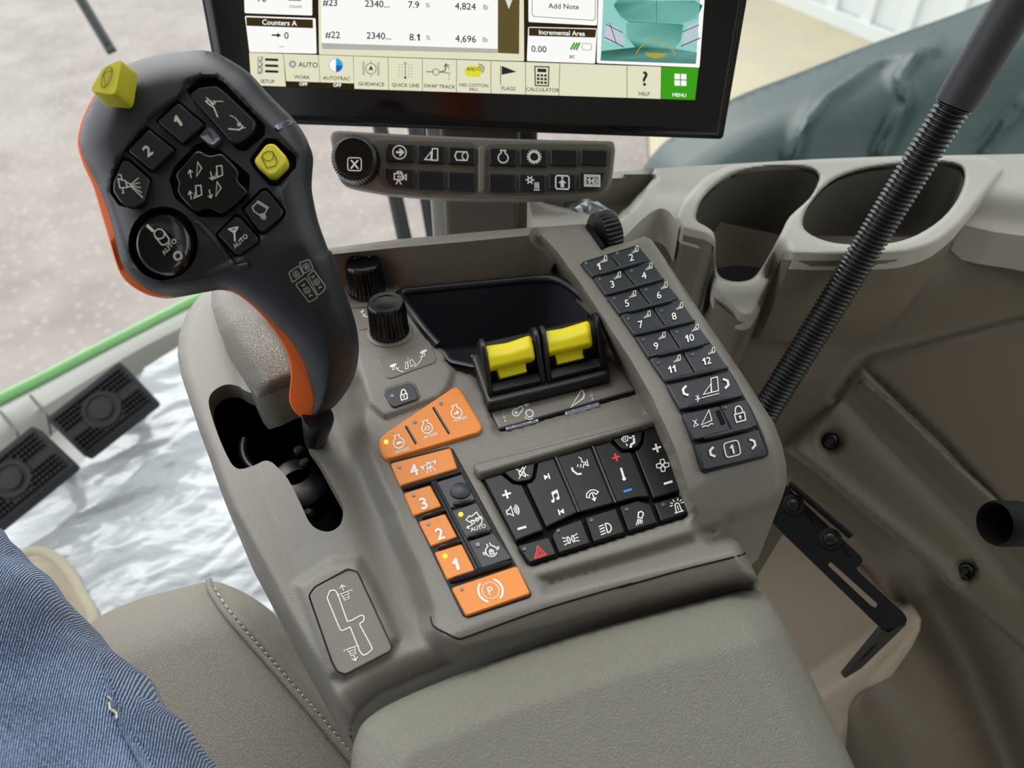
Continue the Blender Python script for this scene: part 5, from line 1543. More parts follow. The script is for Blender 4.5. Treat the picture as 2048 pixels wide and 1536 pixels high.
panel('area_panel', [('q', (1225, 103, 1476, 109, 1472, 140, 1225, 133), 's_head'), ('t', 'Incremental Area', (1348, 122), 13.2, 's_white', .018), ('t', '0.00', (1262, 182), 18, 's_text'), ('t', 'ac', (1385, 208), 13, 's_text'), ('i', (1395, 172), 8, [('l', [(-1, -.9), (0, .9)], 1.6), ('l', [(-.3, -.9), (.7, .9)], 1.6), ('l', [(.4, -.9), (1.3, .9)], 1.6)], 's_green', 2.4), ('i', (1440, 174), 9, [('l', [(-2.2, -.9), (-1.4, .9)], .8), ('p', [(-.9, .7), (.9, .7), (1.1, 0), (.9, -.7), (-.9, -.7), (-1.1, 0)], .8)], 's_grey', 1.4)], S(1222, 100, 1479, 106, 1471, 237, 1217, 227))
panel('camera_panel', [('q', (1514, -260, 1880, -260, 1846, 238, 1491, 226), 's_teal_pale'), ('q', (1560, -10, 1700, 4, 1840, 2, 1872, 20, 1850, 70, 1790, 90, 1600, 86, 1565, 60, 1540, 20), 's_teal'), ('q', (1586, 86, 1800, 92, 1790, 150, 1770, 180, 1620, 176, 1590, 140), 's_teal'), ('q', (1495, 190, 1620, 176, 1770, 180, 1850, 196, 1846, 238, 1491, 226), 's_teal_dark'),
                       ('q', (1512, 90, 1560, 100, 1585, 150, 1580, 175, 1505, 150), 's_lilac'), ('q', (1852, 80, 1858, 150, 1800, 175, 1795, 140, 1815, 100), 's_lilac'), ('i', (1697, 206), 22, [('a', 0, -.6, 1.9, 20, 160, .9), ('l', [(-1, .15), (1, .15)], 1.2), ('f', [(-1, .0), (0, -.3), (1, .0), (0, .25)])], 's_gold', 2.0), ('i', (1700, 42), 60, [('l', [(0, .6), (0, -.38)], .6), ('l', [(-.95, -.38), (.85, -.42)], .6)], 's_teal_dark', 1.5),
                       ('i', (1540, 130), 26, [('l', [(-.6, .8), (.7, .2)], 1), ('l', [(-.7, -.2), (.8, -.9)], 1.2), ('l', [(-.3, .9), (.2, -.6)], .9)], 's_black', 1.5), ('i', (1830, 130), 26, [('l', [(.6, .8), (-.7, .2)], 1), ('l', [(.7, -.2), (-.8, -.9)], 1.2)], 's_black', 1.5)], S(1489, -260, 1898, -260, 1860, 252, 1477, 235))
tx = [182, 310, 440, 570, 700, 828, 955, 1083, 1212, 1340, 1590, 1718, 1858]; bx_ = [190, 320, 447, 574, 702, 828, 955, 1083, 1212, 1336, 1590, 1716, 1844]
ty = lambda x: 196 + (x - 182) * .0345
by = lambda x: 318 + (x - 190) * .033
names = ['SETUP', 'WORK', 'AUTOTRAC', 'GUIDANCE', 'QUICK LINE', 'SWAP TRACK', 'HID COTTON', 'FLAGS', 'CALCULATOR', None, 'HELP', 'MENU']
for k in range(12):
    lowr = -20 if k in (1, 2) else 0
    q = S(tx[k] + 1, ty(tx[k]), tx[k + 1] - 1, ty(tx[k + 1]), bx_[k + 1] - 1, by(bx_[k + 1]) + lowr, bx_[k] + 1, by(bx_[k]) + lowr)
    cx_ = (tx[k] + tx[k + 1] + bx_[k] + bx_[k + 1]) / 4; cy = ty(cx_) + 46
    its = []
    if k == 0: its = [('i', (cx_ + 2, cy), 22, [('l', [(-.25, y), (.95, y)], 3.2) for y in (.55, 0.0, -.52)] + [('l', [(-.85, y), (-.7, y - .18), (-.45, y + .22)], 1) for y in (.55, 0, -.52)] + [('p', [(-.9, y - .22), (-.5, y - .22), (-.5, y + .2), (-.9, y + .2)], .6) for y in (.55, 0, -.52)], 's_text', 1.5)]
    if k == 1: its = [('i', (345, 239), 6, [('c', 0, 0, .95, 1.4)], 's_grey', 2), ('i', (345, 239), 6, [('d', 0, 0, .7)], 's_lilac', 2), ('t', 'AUTO', (402, 241), 14, 's_text'), ('t', 'OFF', (385, 313), 9.5, 's_white', .03)]
    if k == 2: its = [('i', (506, 243), 13.5, [('f', [(0, 0), (0, 1), (.5, .87), (.87, .5), (1, 0)])], 's_cyan'), ('i', (506, 243), 13.5, [('f', [(0, 0), (1, 0), (.87, -.5), (.5, -.87), (0, -1)])], 's_blue'), ('i', (506, 243), 13.5, [('f', [(0, 0), (0, 1), (-.5, .87), (-.87, .5), (-1, 0), (-.87, -.5), (-.5, -.87), (0, -1)])], 's_white'), ('i', (506, 243), 13.5, [('c', 0, 0, 1, .6)], 's_grey'), ('t', 'OFF', (511, 317), 9.5, 's_white', .03)]
    if k == 3: its = [('i', (cx_, cy - 2), 17, [('c', 0, 0, .62, .8), ('f', [(-.3, -.25), (0, .4), (.3, -.25), (0, -.1)])] + [('l', [(x, -.8), (x, .8)], .6) for x in (-.95, -.8, .8, .95)] + [('l', [(0, .7), (0, 1)], .8), ('l', [(0, -.7), (0, -1)], .8)], 's_text', 1.5)]
    if k == 4: its = [('i', (cx_, cy), 17, [('l', [(0, -.7), (0, .7)], 1), ('d', 0, -.85, .14), ('c', 0, .85, .12, .8)] + [('l', [(x, y), (x, y + .12)], .9) for x in (-.75, -.4, .4, .75) for y in (-.8, -.45, -.1, .25, .6)], 's_text', 1.3)]
    if k == 5: its = [('i', (cx_ - 4, cy + 2), 25, [('l', [(-1, 0), (-.4, 0)], 1), ('c', -.2, 0, .25, .8), ('l', [(.1, 0), (.55, .15), (.62, .6)], 1.2), ('l', [(.45, .4), (.62, .7), (.8, .4)], 1), ('l', [(.1, 0), (1, -.05)], .8)] + [('l', [(.85, y), (.85, y + .15)], .8) for y in (-.6, -.3, .2, .5)], 's_text', 1.6)]
    if k == 6: its = [('r', (985, 262, 1000, 244, 1045, 246, 1048, 270, 1040, 288, 990, 284), 's_yel'), ('t', 'RFID', (1012, 258), 9.5, 's_text', .01), ('i', (1040, 256), 6, [('c', 0, 0, .5, 1), ('a', 0, 0, 1.1, -60, 100, 1), ('a', 0, 0, 1.6, -60, 100, 1)], 's_text', 1.3), ('t', 'PRO', (cx_, by(cx_) - 12), 8.8, 's_text')]
    if k == 7: its = [('i', (cx_ - 2, cy + 4), 20, [('l', [(-.7, -1), (-.7, .9)], .9), ('f', [(-.6, .9), (.9, .35), (-.6, .0)])], 's_text', 1.6)]
    if k == 8: its = [('i', (cx_ - 2, cy + 4), 20, [('p', [(-.65, -.95), (.65, -.95), (.7, .95), (-.7, .95)], 1.3), ('f', [(-.45, .4), (.45, .4), (.45, .75), (-.45, .75)])] + [('f', [(x - .13, y - .12), (x + .13, y - .12), (x + .13, y + .12), (x - .13, y + .12)]) for x in (-.36, 0, .36) for y in (.08, -.28, -.64)], 's_text', 1.8)]
    if k == 10: its = [('t', '?', (cx_ + 4, cy - 1), 40, 's_text', .02)]
    if k == 11: its = [('i', (cx_ + 5, cy), 13, [('f', [(x - .42, y - .42), (x + .42, y - .42), (x + .42, y + .42), (x - .42, y + .42)]) for x in (-.5, .5) for y in (-.5, .5)], 's_white')]
    if names[k]: its.append(('t', names[k], (cx_ + 1, by(cx_) + lowr - (28 if k == 6 else (20 if k in (3, 4, 5, 7, 8) else 17))), {9: 8}.get(k, 10.2 if k not in (6,) else 9.2), 's_white' if k == 11 else 's_text', .012 if k != 11 else .02))
    panel('menu_tile', its, q, 's_green' if k == 11 else 's_cream', 0)

# ------------------------------------------------------------------ control bar under the monitor
BP = Tilted(along((945, 330), 0.553), (0.06, -0.80, 0.60))
bar = thing('control_bar', 'taupe control bar with a round dial and two rows of black buttons', 'control panel', BP.at((945, 395)))
bo = cr(D(66, 120, 80, 80, 120, 68), 3, False) + D(500, 90, 1000, 112, 1500, 128) + cr(D(1890, 136, 1940, 145, 1953, 200), 3, False) + D(1940, 330) + cr(D(1925, 420, 1900, 470, 1820, 500), 3, False) + D(1600, 518, 1300, 526, 1000, 522, 700, 508, 450, 485) + cr(D(250, 450, 150, 420, 110, 350), 3, False)
mb = MB()
mb.slab(BP, bo, 0.0, 0.016, 5, 'taupe_smooth')
mb.build('housing', bar)
for q in (D(360, 122, 1000, 140, 1035, 160, 1030, 470, 1005, 495, 700, 488, 420, 450, 390, 400), D(1105, 150, 1890, 155, 1935, 190, 1925, 300, 1905, 420, 1860, 475, 1500, 500, 1100, 495)):
    mb = MB()
    mb.slab(BP, rnd(q, 6), 0.0006, 0.002, 1.5, 'taupe_dark')
    mb.build('button_field', bar)
mb = MB()
mb.slab(BP, rnd(D(1048, 180, 1068, 168, 1088, 185, 1082, 470, 1064, 485, 1044, 470), 3), 0.0035, 0.004, 3, 'taupe_smooth')
mb.build('centre_rib', bar)
dc = BP.at(D(245, 275)[0], 0.0); k = 0.553 / FPX
mb = MB()
rr = 46 * k
dn = BP.nn
mb.lathe(dc, dn, [(rr * 1.02, 0.0), (rr * 1.02, 0.003), (rr, 0.004), (rr * .98, 0.013), (rr * .92, 0.0155), (rr * .78, 0.0165), (rr * .75, 0.0155), (0.0005, 0.0155)], 'black_gloss', 180, 45, 0.05, rng=(0.003, 0.0138))
dt = Tilted(dc + dn * 0.0157, dn)
fc = D(228, 292)[0]
f = Frame(fc, 13.5, (1, .03), (0, -1))
mb.line(dt, rnd([f(-1, -.95), f(1, -.95), f(1, .95), f(-1, .95)], 5, 3), 2.0, 0.0001, 'white_print', True)
mb.text(dt, Frame(fc, 24, (1, .03), (0, -1)), 'X', 0.0001, 'white_print', 0.03)
mb.build('dial', bar, sharp=50)
cols_t = [(438, 622), (644, 826), (848, 1026), (1118, 1302), (1320, 1502), (1522, 1704), (1724, 1902)]
tops = [(150, 278), (160, 290), (172, 298), (180, 306), (186, 310), (188, 306), (190, 302)]
cols_b = [(436, 624), (644, 826), (846, 1024), (1116, 1296), (1314, 1494), (1512, 1692), (1710, 1888)]
bots = [(312, 442), (328, 462), (338, 470), (350, 478), (354, 476), (350, 470), (342, 464)]
BI = {}
BI[(0, 0)] = [('c', 0, 0, .95, 1.2), ('l', [(-.5, 0), (.5, 0)], 2.2), ('l', [(.0, .5), (.5, 0), (.0, -.5)], 2)]
BI[(0, 1)] = [('p', [(.0, -.8), (.1, .85), (.85, .85), (.85, -.8)], 1.2), ('p', [(-1, -.75), (-.1, -.75), (-.1, .4)], 1.2)]
BI[(0, 2)] = [('p', [(-.7, .6), (.75, .6), (.95, 0), (.75, -.6), (-.7, -.6), (-.95, 0)], 1.2), ('a', .7, 0, .6, 100, 260, 1)]
BI[(0, 3)] = IC['eng']
BI[(0, 4)] = [('c', 0, 0, .72, 1.8)] + [('l', [(.75 * math.cos(i * math.pi / 8), .75 * math.sin(i * math.pi / 8)), (1.05 * math.cos(i * math.pi / 8), 1.05 * math.sin(i * math.pi / 8))], 1.3) for i in range(16)]
BI[(1, 0)] = [('p', [(-.8, .6), (.35, .6), (.35, -.25), (-.8, -.25)], 1.3), ('p', [(.4, .1), (.9, .5), (.9, -.25)], 1.2), ('l', [(-.2, -.25), (-.55, -.95)], 1.3), ('l', [(-.2, -.25), (.2, -.95)], 1.3), ('p', [(-.4, .9), (.2, .9), (.2, .65), (-.4, .65)], 1.1), ('p', [(-.3, .25), (.1, .25), (.1, .05), (-.3, .05)], .8)]
BI[(1, 4)] = [('c', -.4, .4, .28, 1.3)] + [('l', [(-.4 + .3 * math.cos(i * math.pi / 3), .4 + .3 * math.sin(i * math.pi / 3)), (-.4 + .62 * math.cos(i * math.pi / 3), .4 + .62 * math.sin(i * math.pi / 3))], 1.3) for i in range(6)] + [('l', [(.3 + .25 * i, -.8), (.38 + .25 * i, -.5), (.28 + .25 * i, -.25), (.36 + .25 * i, .1)], 1) for i in range(3)] + [('l', [(.15, -1), (1, -1)], 1.1)]
BI[(1, 5)] = [('p', [(-.8, -.95), (-.95, -.7), (-.95, .7), (-.75, .95), (.75, .95), (.95, .7), (.95, -.7), (.8, -.95)], 1.4), ('f', [(-.25, -.7), (.25, -.7), (.25, -.1), (.6, -.1), (0, .45), (-.6, -.1), (-.25, -.1)]), ('d', 0, .65, .17)]
BI[(1, 6)] = [('p', [(-1, -.7), (1, -.7), (1, .75), (-1, .75)], 1.2), ('p', [(-.8, -.5), (.8, -.5), (.8, .55), (-.8, .55)], .8), ('t', '1', -.5, 0, .95, .02), ('t', '4', .0, 0, .95, .02), ('t', '3', .5, 0, .95, .02), ('l', [(-.27, -.5), (-.27, .55)], .7), ('l', [(.25, -.5), (.25, .55)], .7)]
for r in range(2):
    for c in range(7):
        x0, x1 = (cols_t, cols_b)[r][c]; y0, y1 = (tops, bots)[r][c]
        q = D(x0, y0, x1, y0 + 6, x1, y1, x0, y1 - 8)
        if r == 0: q = D(x0, y0, x1, y0 + 8, x1 - 2, y1, x0, y1 - 8)
        if (r, c) == (1, 6): q = D(x0, y0, x1, y0 - 2, x1 - 30, y1 - 30, x1 - 70, y1, x0, y1)
        if (r, c) == (1, 0): q = D(x0, y0, x1, y0 + 10, x1, y1 + 8, x0 + 50, y1, x0, y1 - 40)
        mb = MB()
        mb.slab(BP, rnd(q, 3, 3), 0.0034, 0.004, 2.4, 'key_joy')
        if (r, c) in BI:
            ic_c = {(0, 0): (525, 213), (0, 1): (738, 228), (0, 2): (935, 238), (0, 3): (1210, 245), (0, 4): (1415, 243), (1, 0): (528, 382), (1, 4): (1405, 415), (1, 5): (1601, 412), (1, 6): (1798, 402)}[(r, c)]
            mb.icon(BP, Frame(D(*ic_c)[0], 14 if r == 0 or c != 6 else 15, (1, .03), (0, -1)), BI[(r, c)], 0.0036, 'white_print', 2.0)
        mb.build('bar_button', bar)

# post that carries the monitor and bar
post = MB()
def pcol(px0, px1, y0, y1, dep): return [along((px0, y0), dep), along((px1, y0), dep), along((px1, y1), dep), along((px0, y1), dep)]
pt = thing('monitor_post', 'dark taupe monitor post rising behind the armrest below the control bar', 'post', along((965, 470), 0.66))
c_ = along((962, 432), 0.66)
mb = MB()
w_ = 84 * 0.66 / FPX
mb.box(Vector((c_.x, c_.y, 0.60)), (w_ * 0.86, 0.0, 0), (0, 0.02, 0), (0.002, 0.0, 0.15), 'taupe_dark', 0.006)
mb.build('column', pt)
mb = MB()
mb.box(Vector((c_.x - w_ * 0.98, c_.y + 0.012, 0.60)), (0.0085, 0, 0), (0, 0.01, 0), (0.002, 0, 0.15), 'beige_pale', 0.003)
mb.build('side_cover', pt)
mb = MB()
mb.box(along((960, 225), 0.652), (0.05, 0, 0), (0, 0.014, 0.0), (0, 0.004, 0.05), 'black_matt', 0.006)
mb.build('mount', pt)
# two dark tubes outside the glass, left of the post
for i, (x0, x1) in enumerate(((490, 560), (700, 755))):
    a, b = along(D(x0, 470)[0], 1.15), along(D(x1, 790)[0], 1.15)
    mb = MB()
    v = (a - b)
    mb.tube([b - v * 0.9, b, a, a + v * 1.4], 0.0115, 'black_matt', 14)
    o = tag(mb.build('handrail_tube'), ('slim dark handrail tube nearest the joystick, below the control bar', 'slim dark handrail tube next to the monitor post')[i], 'handrail', 'dark handrail tubes')

# ------------------------------------------------------------------ cup holder in the side ledge
cup_t = thing('cup_holder', 'beige double cup holder moulded into the side ledge behind the keypad strip', 'cup holder', Level(ZL - 0.09).at((1640, 480)))
rim = cr(E2(282, 420, 300, 370, 335, 315, 430, 215, 560, 152), 3, False) + E2(800, 133, 1100, 118, 1400, 107, 1700, 103, 1850, 112) + cr(E2(1900, 135, 1938, 170, 1925, 205), 3, False) + cr(E2(1722, 455, 1610, 545, 1490, 590, 1380, 607, 1200, 612, 1000, 612), 3, False) + E2(872, 608, 836, 604, 700, 880) + cr(E2(675, 915, 640, 926, 600, 918), 3, False) + E2(490, 825) + cr(E2(472, 780, 472, 700, 470, 580, 450, 520, 400, 500, 320, 480), 3, False)
cup_r = cr(E2(925, 455, 955, 360, 1060, 243, 1200, 182, 1400, 150, 1600, 138, 1720, 158, 1748, 215, 1715, 320, 1630, 425, 1510, 505, 1390, 545, 1250, 556, 1090, 548, 975, 510), 3)
cup_l = cr(E2(385, 405, 420, 320, 520, 227, 640, 178, 800, 157, 940, 166, 1002, 196, 1005, 240, 960, 322, 860, 415, 815, 500, 755, 610, 695, 705, 645, 738, 570, 742, 505, 715, 485, 650, 484, 540, 470, 490, 430, 460, 395, 440), 3)
def rim_at(pts):
    pts = np.asarray(pts)
    y = (pts[:, 1] - 270) / .39453
    fx = 1 - sstep((pts[:, 0] - 1548) / 40)
    z = (-0.038 * sstep((y - 500) / 230) - 0.012 * sstep((y - 740) / 180)) * fx
    de = seg_dist(rim, pts)
    z -= 0.003 * np.clip(1 - de / 9, 0, 1) ** 2
    for c in (cup_r, cup_l): z -= 0.003 * np.clip(1 - seg_dist(c, pts) / 7, 0, 1) ** 2
    return [Level(ZL).at((p[0], p[1]), k) for p, k in zip(pts, z)]
mb = MB()
mb.sheet(rim_at, rim, 'beige', 3.6, holes=[(cup_r,), (cup_l,)], skirt=[(0, 0, -0.012)])
mb.build('rim', cup_t, sharp=50)
mb = MB()
under = [Vector(v) for v in rim_at(np.array(dedupe(inset(rim, 6))))]
prof = [(0.0, 0.0, -0.007), (0.0, 0.001, -0.022), (0.0, 0.005, -0.055), (0.002, 0.018, -0.095), (0.01, 0.09, -0.15)]
mb.rings([[v + Vector(q) for v in under] for q in prof], 'brown', False, False)
mb.build('underside', cup_t, sharp=60)
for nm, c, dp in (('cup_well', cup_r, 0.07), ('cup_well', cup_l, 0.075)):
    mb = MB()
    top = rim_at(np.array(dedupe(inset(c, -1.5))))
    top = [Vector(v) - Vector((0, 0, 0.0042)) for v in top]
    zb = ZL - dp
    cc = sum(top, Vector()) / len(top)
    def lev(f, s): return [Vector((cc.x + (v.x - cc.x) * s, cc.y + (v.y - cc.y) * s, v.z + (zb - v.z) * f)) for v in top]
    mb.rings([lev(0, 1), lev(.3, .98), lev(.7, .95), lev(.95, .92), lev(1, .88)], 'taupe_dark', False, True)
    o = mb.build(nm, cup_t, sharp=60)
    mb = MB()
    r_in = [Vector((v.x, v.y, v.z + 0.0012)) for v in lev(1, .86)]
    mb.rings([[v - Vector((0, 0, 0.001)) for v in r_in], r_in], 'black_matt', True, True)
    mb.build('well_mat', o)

# ------------------------------------------------------------------ raised screwed-on trim on the side wall
tp = thing('trim_panel', 'raised brown trim strip with two black screws on the side wall', 'trim', PW.at((1700, 900)))
tq = cr(H2(300, 725, 860, 205), 2, False) + cr(H2(900, 205, 1180, 432, 1560, 805, 1900, 1120, 2300, 1560), 4, False) + H2(3300, 2700, 2900, 2950) + cr(H2(2200, 2300, 1500, 1700, 1200, 1440, 900, 1190, 600, 930, 330, 735), 4, False)
def tp_at(pts):
    pts = np.asarray(pts)
    de = seg_dist(tq, pts)
    h = 0.010 - 0.008 * np.clip(1 - de / 12, 0, 1) ** 2
    # long hollow along the middle
    ax_ = seg_dist(H2(800, 330, 1150, 700, 1450, 1000, 1750, 1300, 2050, 1650), pts, False)
    h += 0.010 * np.exp(-(seg_dist(H2(420, 760, 800, 1080, 1200, 1400, 1500, 1650), pts, False) / 26) ** 2)
    h -= 0.012 * np.exp(-(ax_ / 38) ** 2)
    for c in (H2(655, 650)[0], (1928, 1142)):
        dd = np.hypot(pts[:, 0] - c[0], pts[:, 1] - c[1])
        h -= 0.007 * (1 - sstep((dd - 21) / 9))
    return [PW.at((p[0], p[1]), k) for p, k in zip(pts, h)]
mb = MB()
mb.sheet(tp_at, tq, 'brown_smooth', 8, skirt=[tuple(-PW.nn * 0.03)])
mb.build('panel', tp, sharp=60)
for c in (H2(650, 660)[0], (1930, 1143)):
    mb = MB()
    p0 = Vector(tp_at([c])[0])
    rr = 18 * (p0 - CAM).dot(F_) / FPX
    mb.lathe(p0 - PW.nn * 0.002, PW.nn, [(rr, 0), (rr, 0.0025), (rr * .8, 0.0045), (rr * .45, 0.0055), (rr * .42, 0.003), (0.0004, 0.003)], 'black_gloss', 28)
    mb.build('screw', tp)

# ------------------------------------------------------------------ corrugated hose
hp = [along((1440, 975), 0.60), along((1500, 875), 0.575), along((1545, 800), 0.56), along((1660, 615), 0.53), along((1790, 402), 0.495), along((1945, 150), 0.45), along((2035, 0), 0.425), along((2110, -125), 0.405), along((2270, -400), 0.365), along((2480, -800), 0.33)]
hp = [Vector(p) for p in cr([tuple(p) for p in hp], 40, False)]
hose = thing('corrugated_hose', 'black corrugated hose running diagonally in front of the cup holders', 'hose', hp[0])
ln = [0.0]
for a, b in zip(hp, hp[1:]): ln.append(ln[-1] + (b - a).length)
tot = ln[-1]
def at_len(s):
    for i in range(len(ln) - 1):
        if ln[i + 1] >= s: return hp[i] + (hp[i + 1] - hp[i]) * ((s - ln[i]) / max(1e-9, ln[i + 1] - ln[i]))
    return hp[-1]
p_end = along((1962, 215), 0.45)
cut = min(range(len(hp)), key=lambda i: (hp[i] - along((1965, 120 + 90), 0.4555)).length)
s_cut = ln[cut]
pitch = 0.0031
path, rad = [], []
s = 0.0
while s < s_cut:
    for u, r in ((0, .0090), (.18, .0104), (.38, .0108), (.6, .0104), (.8, .0090)):
        path.append(at_len(s + u * pitch)); rad.append(r)
    s += pitch
mb = MB()
mb.tube(path, rad, 'hose', 24)
mb.build('ribbed_tube', hose, sharp=75)
mb = MB()
sp2 = [at_len(s_cut - 0.006 + (tot - s_cut + 0.006) * k / 20) for k in range(21)]
mb.tube(sp2, [0.0118] + [0.0124] * 20, 'sleeve', 28)
o = mb.build('sleeve', hose, sharp=60); o['label'] = 'smooth charcoal sleeve over the hose end'

# ------------------------------------------------------------------ black bracket beside the armrest
br = thing('mounting_bracket', 'black bent steel bracket with bolts and slots beside the armrest pad', 'bracket', along((1640, 1120), 0.52))
BN = Vector((-0.30, -0.45, 0.84)).normalized()
BPL = Tilted(along((1640, 1120), 0.52), BN)
q = L(-60, 40, 185, -170) + L(345, 40, 400, 105, 880, 555, 900, 590, 880, 625, 850, 640, 870, 672, 1190, 965) + cr(L(1215, 1000, 1222, 1030, 1205, 1060), 3, False) + cr(L(1080, 1095, 1040, 1100, 1020, 1070), 3, False) + L(210, 290, 180, 245)
slot1 = rnd(L(640, 620, 665, 595, 1012, 905, 1000, 935, 965, 925), 4, 3)
mb = MB()
mb.sheet(lambda p: [BPL.at((a[0], a[1])) for a in p], q, 'steel_black', 12, holes=[(slot1, tuple(-BN * 0.004))], skirt=[tuple(-BN * 0.004)])
mb.sheet(lambda p: [BPL.at((a[0], a[1])) - BN * 0.004 for a in p], q, 'steel_black', 20, holes=[(slot1,)])
mb.build('plate', br, sharp=40)
mb = MB()
e0, e1 = BPL.at(L(345, 40)[0]), BPL.at(L(795, 430)[0])
ed = (e1 - e0).normalized(); en = ed.cross(BN).normalized()
if en.dot(CAM - e0) > 0: pass
mb.box((e0 + e1) / 2 + BN * 0.003 + Vector((0.002, 0.001, 0)), (e1 - e0) / 2, BN * 0.006, en * 0.0016, 'steel_black', 0.0008)
mb.build('stiffening_rib', br)
# down-turned end flange
f0 = BPL.at(L(1040, 1095)[0]); f1 = BPL.at(L(1215, 1020)[0])
g0 = along(L(755, 1440)[0], 0.595); g1 = along(L(915, 1345)[0], 0.585)
g0b = along(L(765, 1455)[0], 0.596)
fl_n = (f1 - f0).cross(g0 - f0).normalized()
if fl_n.dot(CAM - f0) < 0: fl_n = -fl_n
FPn = Tilted(f0, fl_n)
fq = L(1040, 1098, 1085, 1118, 1205, 1045, 1215, 1060, 915, 1352, 885, 1380, 772, 1450, 752, 1438)
fslot = L(1015, 1185, 965, 1215, 885, 1310, 865, 1340, 930, 1280, 1000, 1210)
mb = MB()
mb.sheet(lambda p: [FPn.at((a[0], a[1])) for a in p], fq, 'steel_black', 12, holes=[(fslot, tuple(-fl_n * 0.003))], skirt=[tuple(-fl_n * 0.0035)])
mb.sheet(lambda p: [FPn.at((a[0], a[1])) - fl_n * 0.0035 for a in p], fq, 'steel_black', 20, holes=[(fslot,)])
mb.build('end_flange', br, sharp=40)
for c in L(390, 180, 660, 430):
    mb = MB()
    p0 = BPL.at(c)
    mb.lathe(p0, BN, [(0.0075, 0), (0.0075, 0.0008), (0.0048, 0.001), (0.0045, 0.003), (0.003, 0.0045), (0.001, 0.0048)], 'black', 20)
    mb.build('bolt', br)
for c in L(500, 275, 770, 525):
    mb = MB()
    mb.slab(BPL, rnd([(c[0] - 14, c[1] - 17), (c[0] - 7, c[1] - 19), (c[0] + 14, c[1] + 9), (c[0] + 7, c[1] + 11)], 4), 0.0003, 0.001, 0.5, 'black_deep')
    mb.build('bolt_slot', br)

# black tube end at the right edge
a = along(H2(1850, 1250)[0], 0.50)
axd = (Vector((1.0, 0.15, -0.22))).normalized()
mb = MB()
r = 46 * 0.50 / FPX * 1.0
mb.lathe(a - axd * 0.002, axd, [(r * 0.86, 0.03), (r * 0.86, 0.002), (r * .93, 0.0), (r, 0.003), (r, 0.02), (r * .9, 0.022), (r * .95, 0.03), (r * .95, 0.24)], 'rubber', 36, cap0=True, cap1=True)
tag(mb.build('rubber_tube', sharp=50), 'black rubber tube end poking in at the right edge above the screwed trim', 'tube')

# ------------------------------------------------------------------ seat cushion
ZS = 0.505
seat = thing('seat_cushion', 'taupe leather seat cushion with piping and pale stitching beside the armrest', 'seat', Level(0.36).at((420, 1450)))
pipe_px = cr(B2(1192, 466, 1196, 500, 1210, 535, 1290, 655, 1400, 785, 1530, 932, 1660, 1082, 1800, 1243, 1930, 1402, 2040, 1530, 2200, 1720), 5, False)
s_out = cr([(60, 1330), (120, 1290), (167, 1258), (211, 1226), (281, 1197), (352, 1178), (400, 1166), (422, 1162)], 3, False)
top_poly = s_out + pipe_px + [(760, 1760), (-100, 1760), (20, 1400)]
side_poly = pipe_px + [(900, 1720), (760, 1500), (700, 1430), (650, 1378), (619, 1327)] + cr([(600, 1292), (577, 1260), (538, 1218), (492, 1187), (447, 1167), (430, 1163)], 3, False)
def seat_at(pts):
    pts = np.asarray(pts)
    f = seg_dist(s_out, pts, False); pd = seg_dist(pipe_px, pts, False)
    z = -0.030 * np.clip(1 - f / 120, 0, 1) ** 2.2 - 0.006 * np.clip(1 - pd / 60, 0, 1) ** 2
    return [Level(ZS).at((p[0], p[1]), k) for p, k in zip(pts, z)]
def side_seat_at(pts):
    pts = np.asarray(pts)
    pd = seg_dist(pipe_px, pts, False)
    f = seg_dist([(422, 1162), (447, 1167), (492, 1187), (538, 1218), (577, 1260), (619, 1327), (700, 1430), (900, 1720)], pts, False)
    z0 = -0.030 * np.clip(1 - seg_dist([(422, 1162), (430, 1166)], pts, False) / 120, 0, 1) ** 2.2 - 0.006
    z = z0 - 0.0015 + 0.004 * np.sin(np.clip(pd / 40, 0, 1) * math.pi) - 0.022 * np.clip(1 - f / 55, 0, 1) ** 1.8
    return [Level(ZS).at((p[0], p[1]), k) for p, k in zip(pts, z)]
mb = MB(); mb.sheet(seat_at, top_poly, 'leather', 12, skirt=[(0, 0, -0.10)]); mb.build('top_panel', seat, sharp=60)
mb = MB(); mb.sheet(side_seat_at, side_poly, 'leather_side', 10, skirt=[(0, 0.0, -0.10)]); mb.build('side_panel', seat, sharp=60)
pp = [Vector(v) + Vector((0, 0, 0.0015)) for v in seat_at(np.array(resample(pipe_px, 8, False)))]
mb = MB(); mb.tube(pp, 0.0026, 'leather', 12); mb.build('piping', seat)
st = resample(pipe_px, 3, False)
mb = MB()
off = []
acc = 0.0
for i in range(3, len(st) - 6):
    acc += math.hypot(st[i][0] - st[i - 1][0], st[i][1] - st[i - 1][1])
    if acc > 12.5:
        acc = 0
        v = (Vector(st[i + 3]) - Vector(st[i])).normalized(); nn_ = Vector((v.y, -v.x))
        a_ = Vector(st[i]) + nn_ * 8.5; b_ = a_ + v * 7.5 + nn_ * 0.8
        pa, pb = side_seat_at(np.array([tuple(a_), tuple(b_)]))
        mb.tube([Vector(pa) + Vector((0, 0, 0.0012)), (Vector(pa) + Vector(pb)) / 2 + Vector((0, 0, 0.0024)), Vector(pb) + Vector((0, 0, 0.0012))], [0.0005, 0.0008, 0.0005], 'thread', 6)
stitch = mb.build('stitching', seat)
stitch['kind'] = 'stuff'

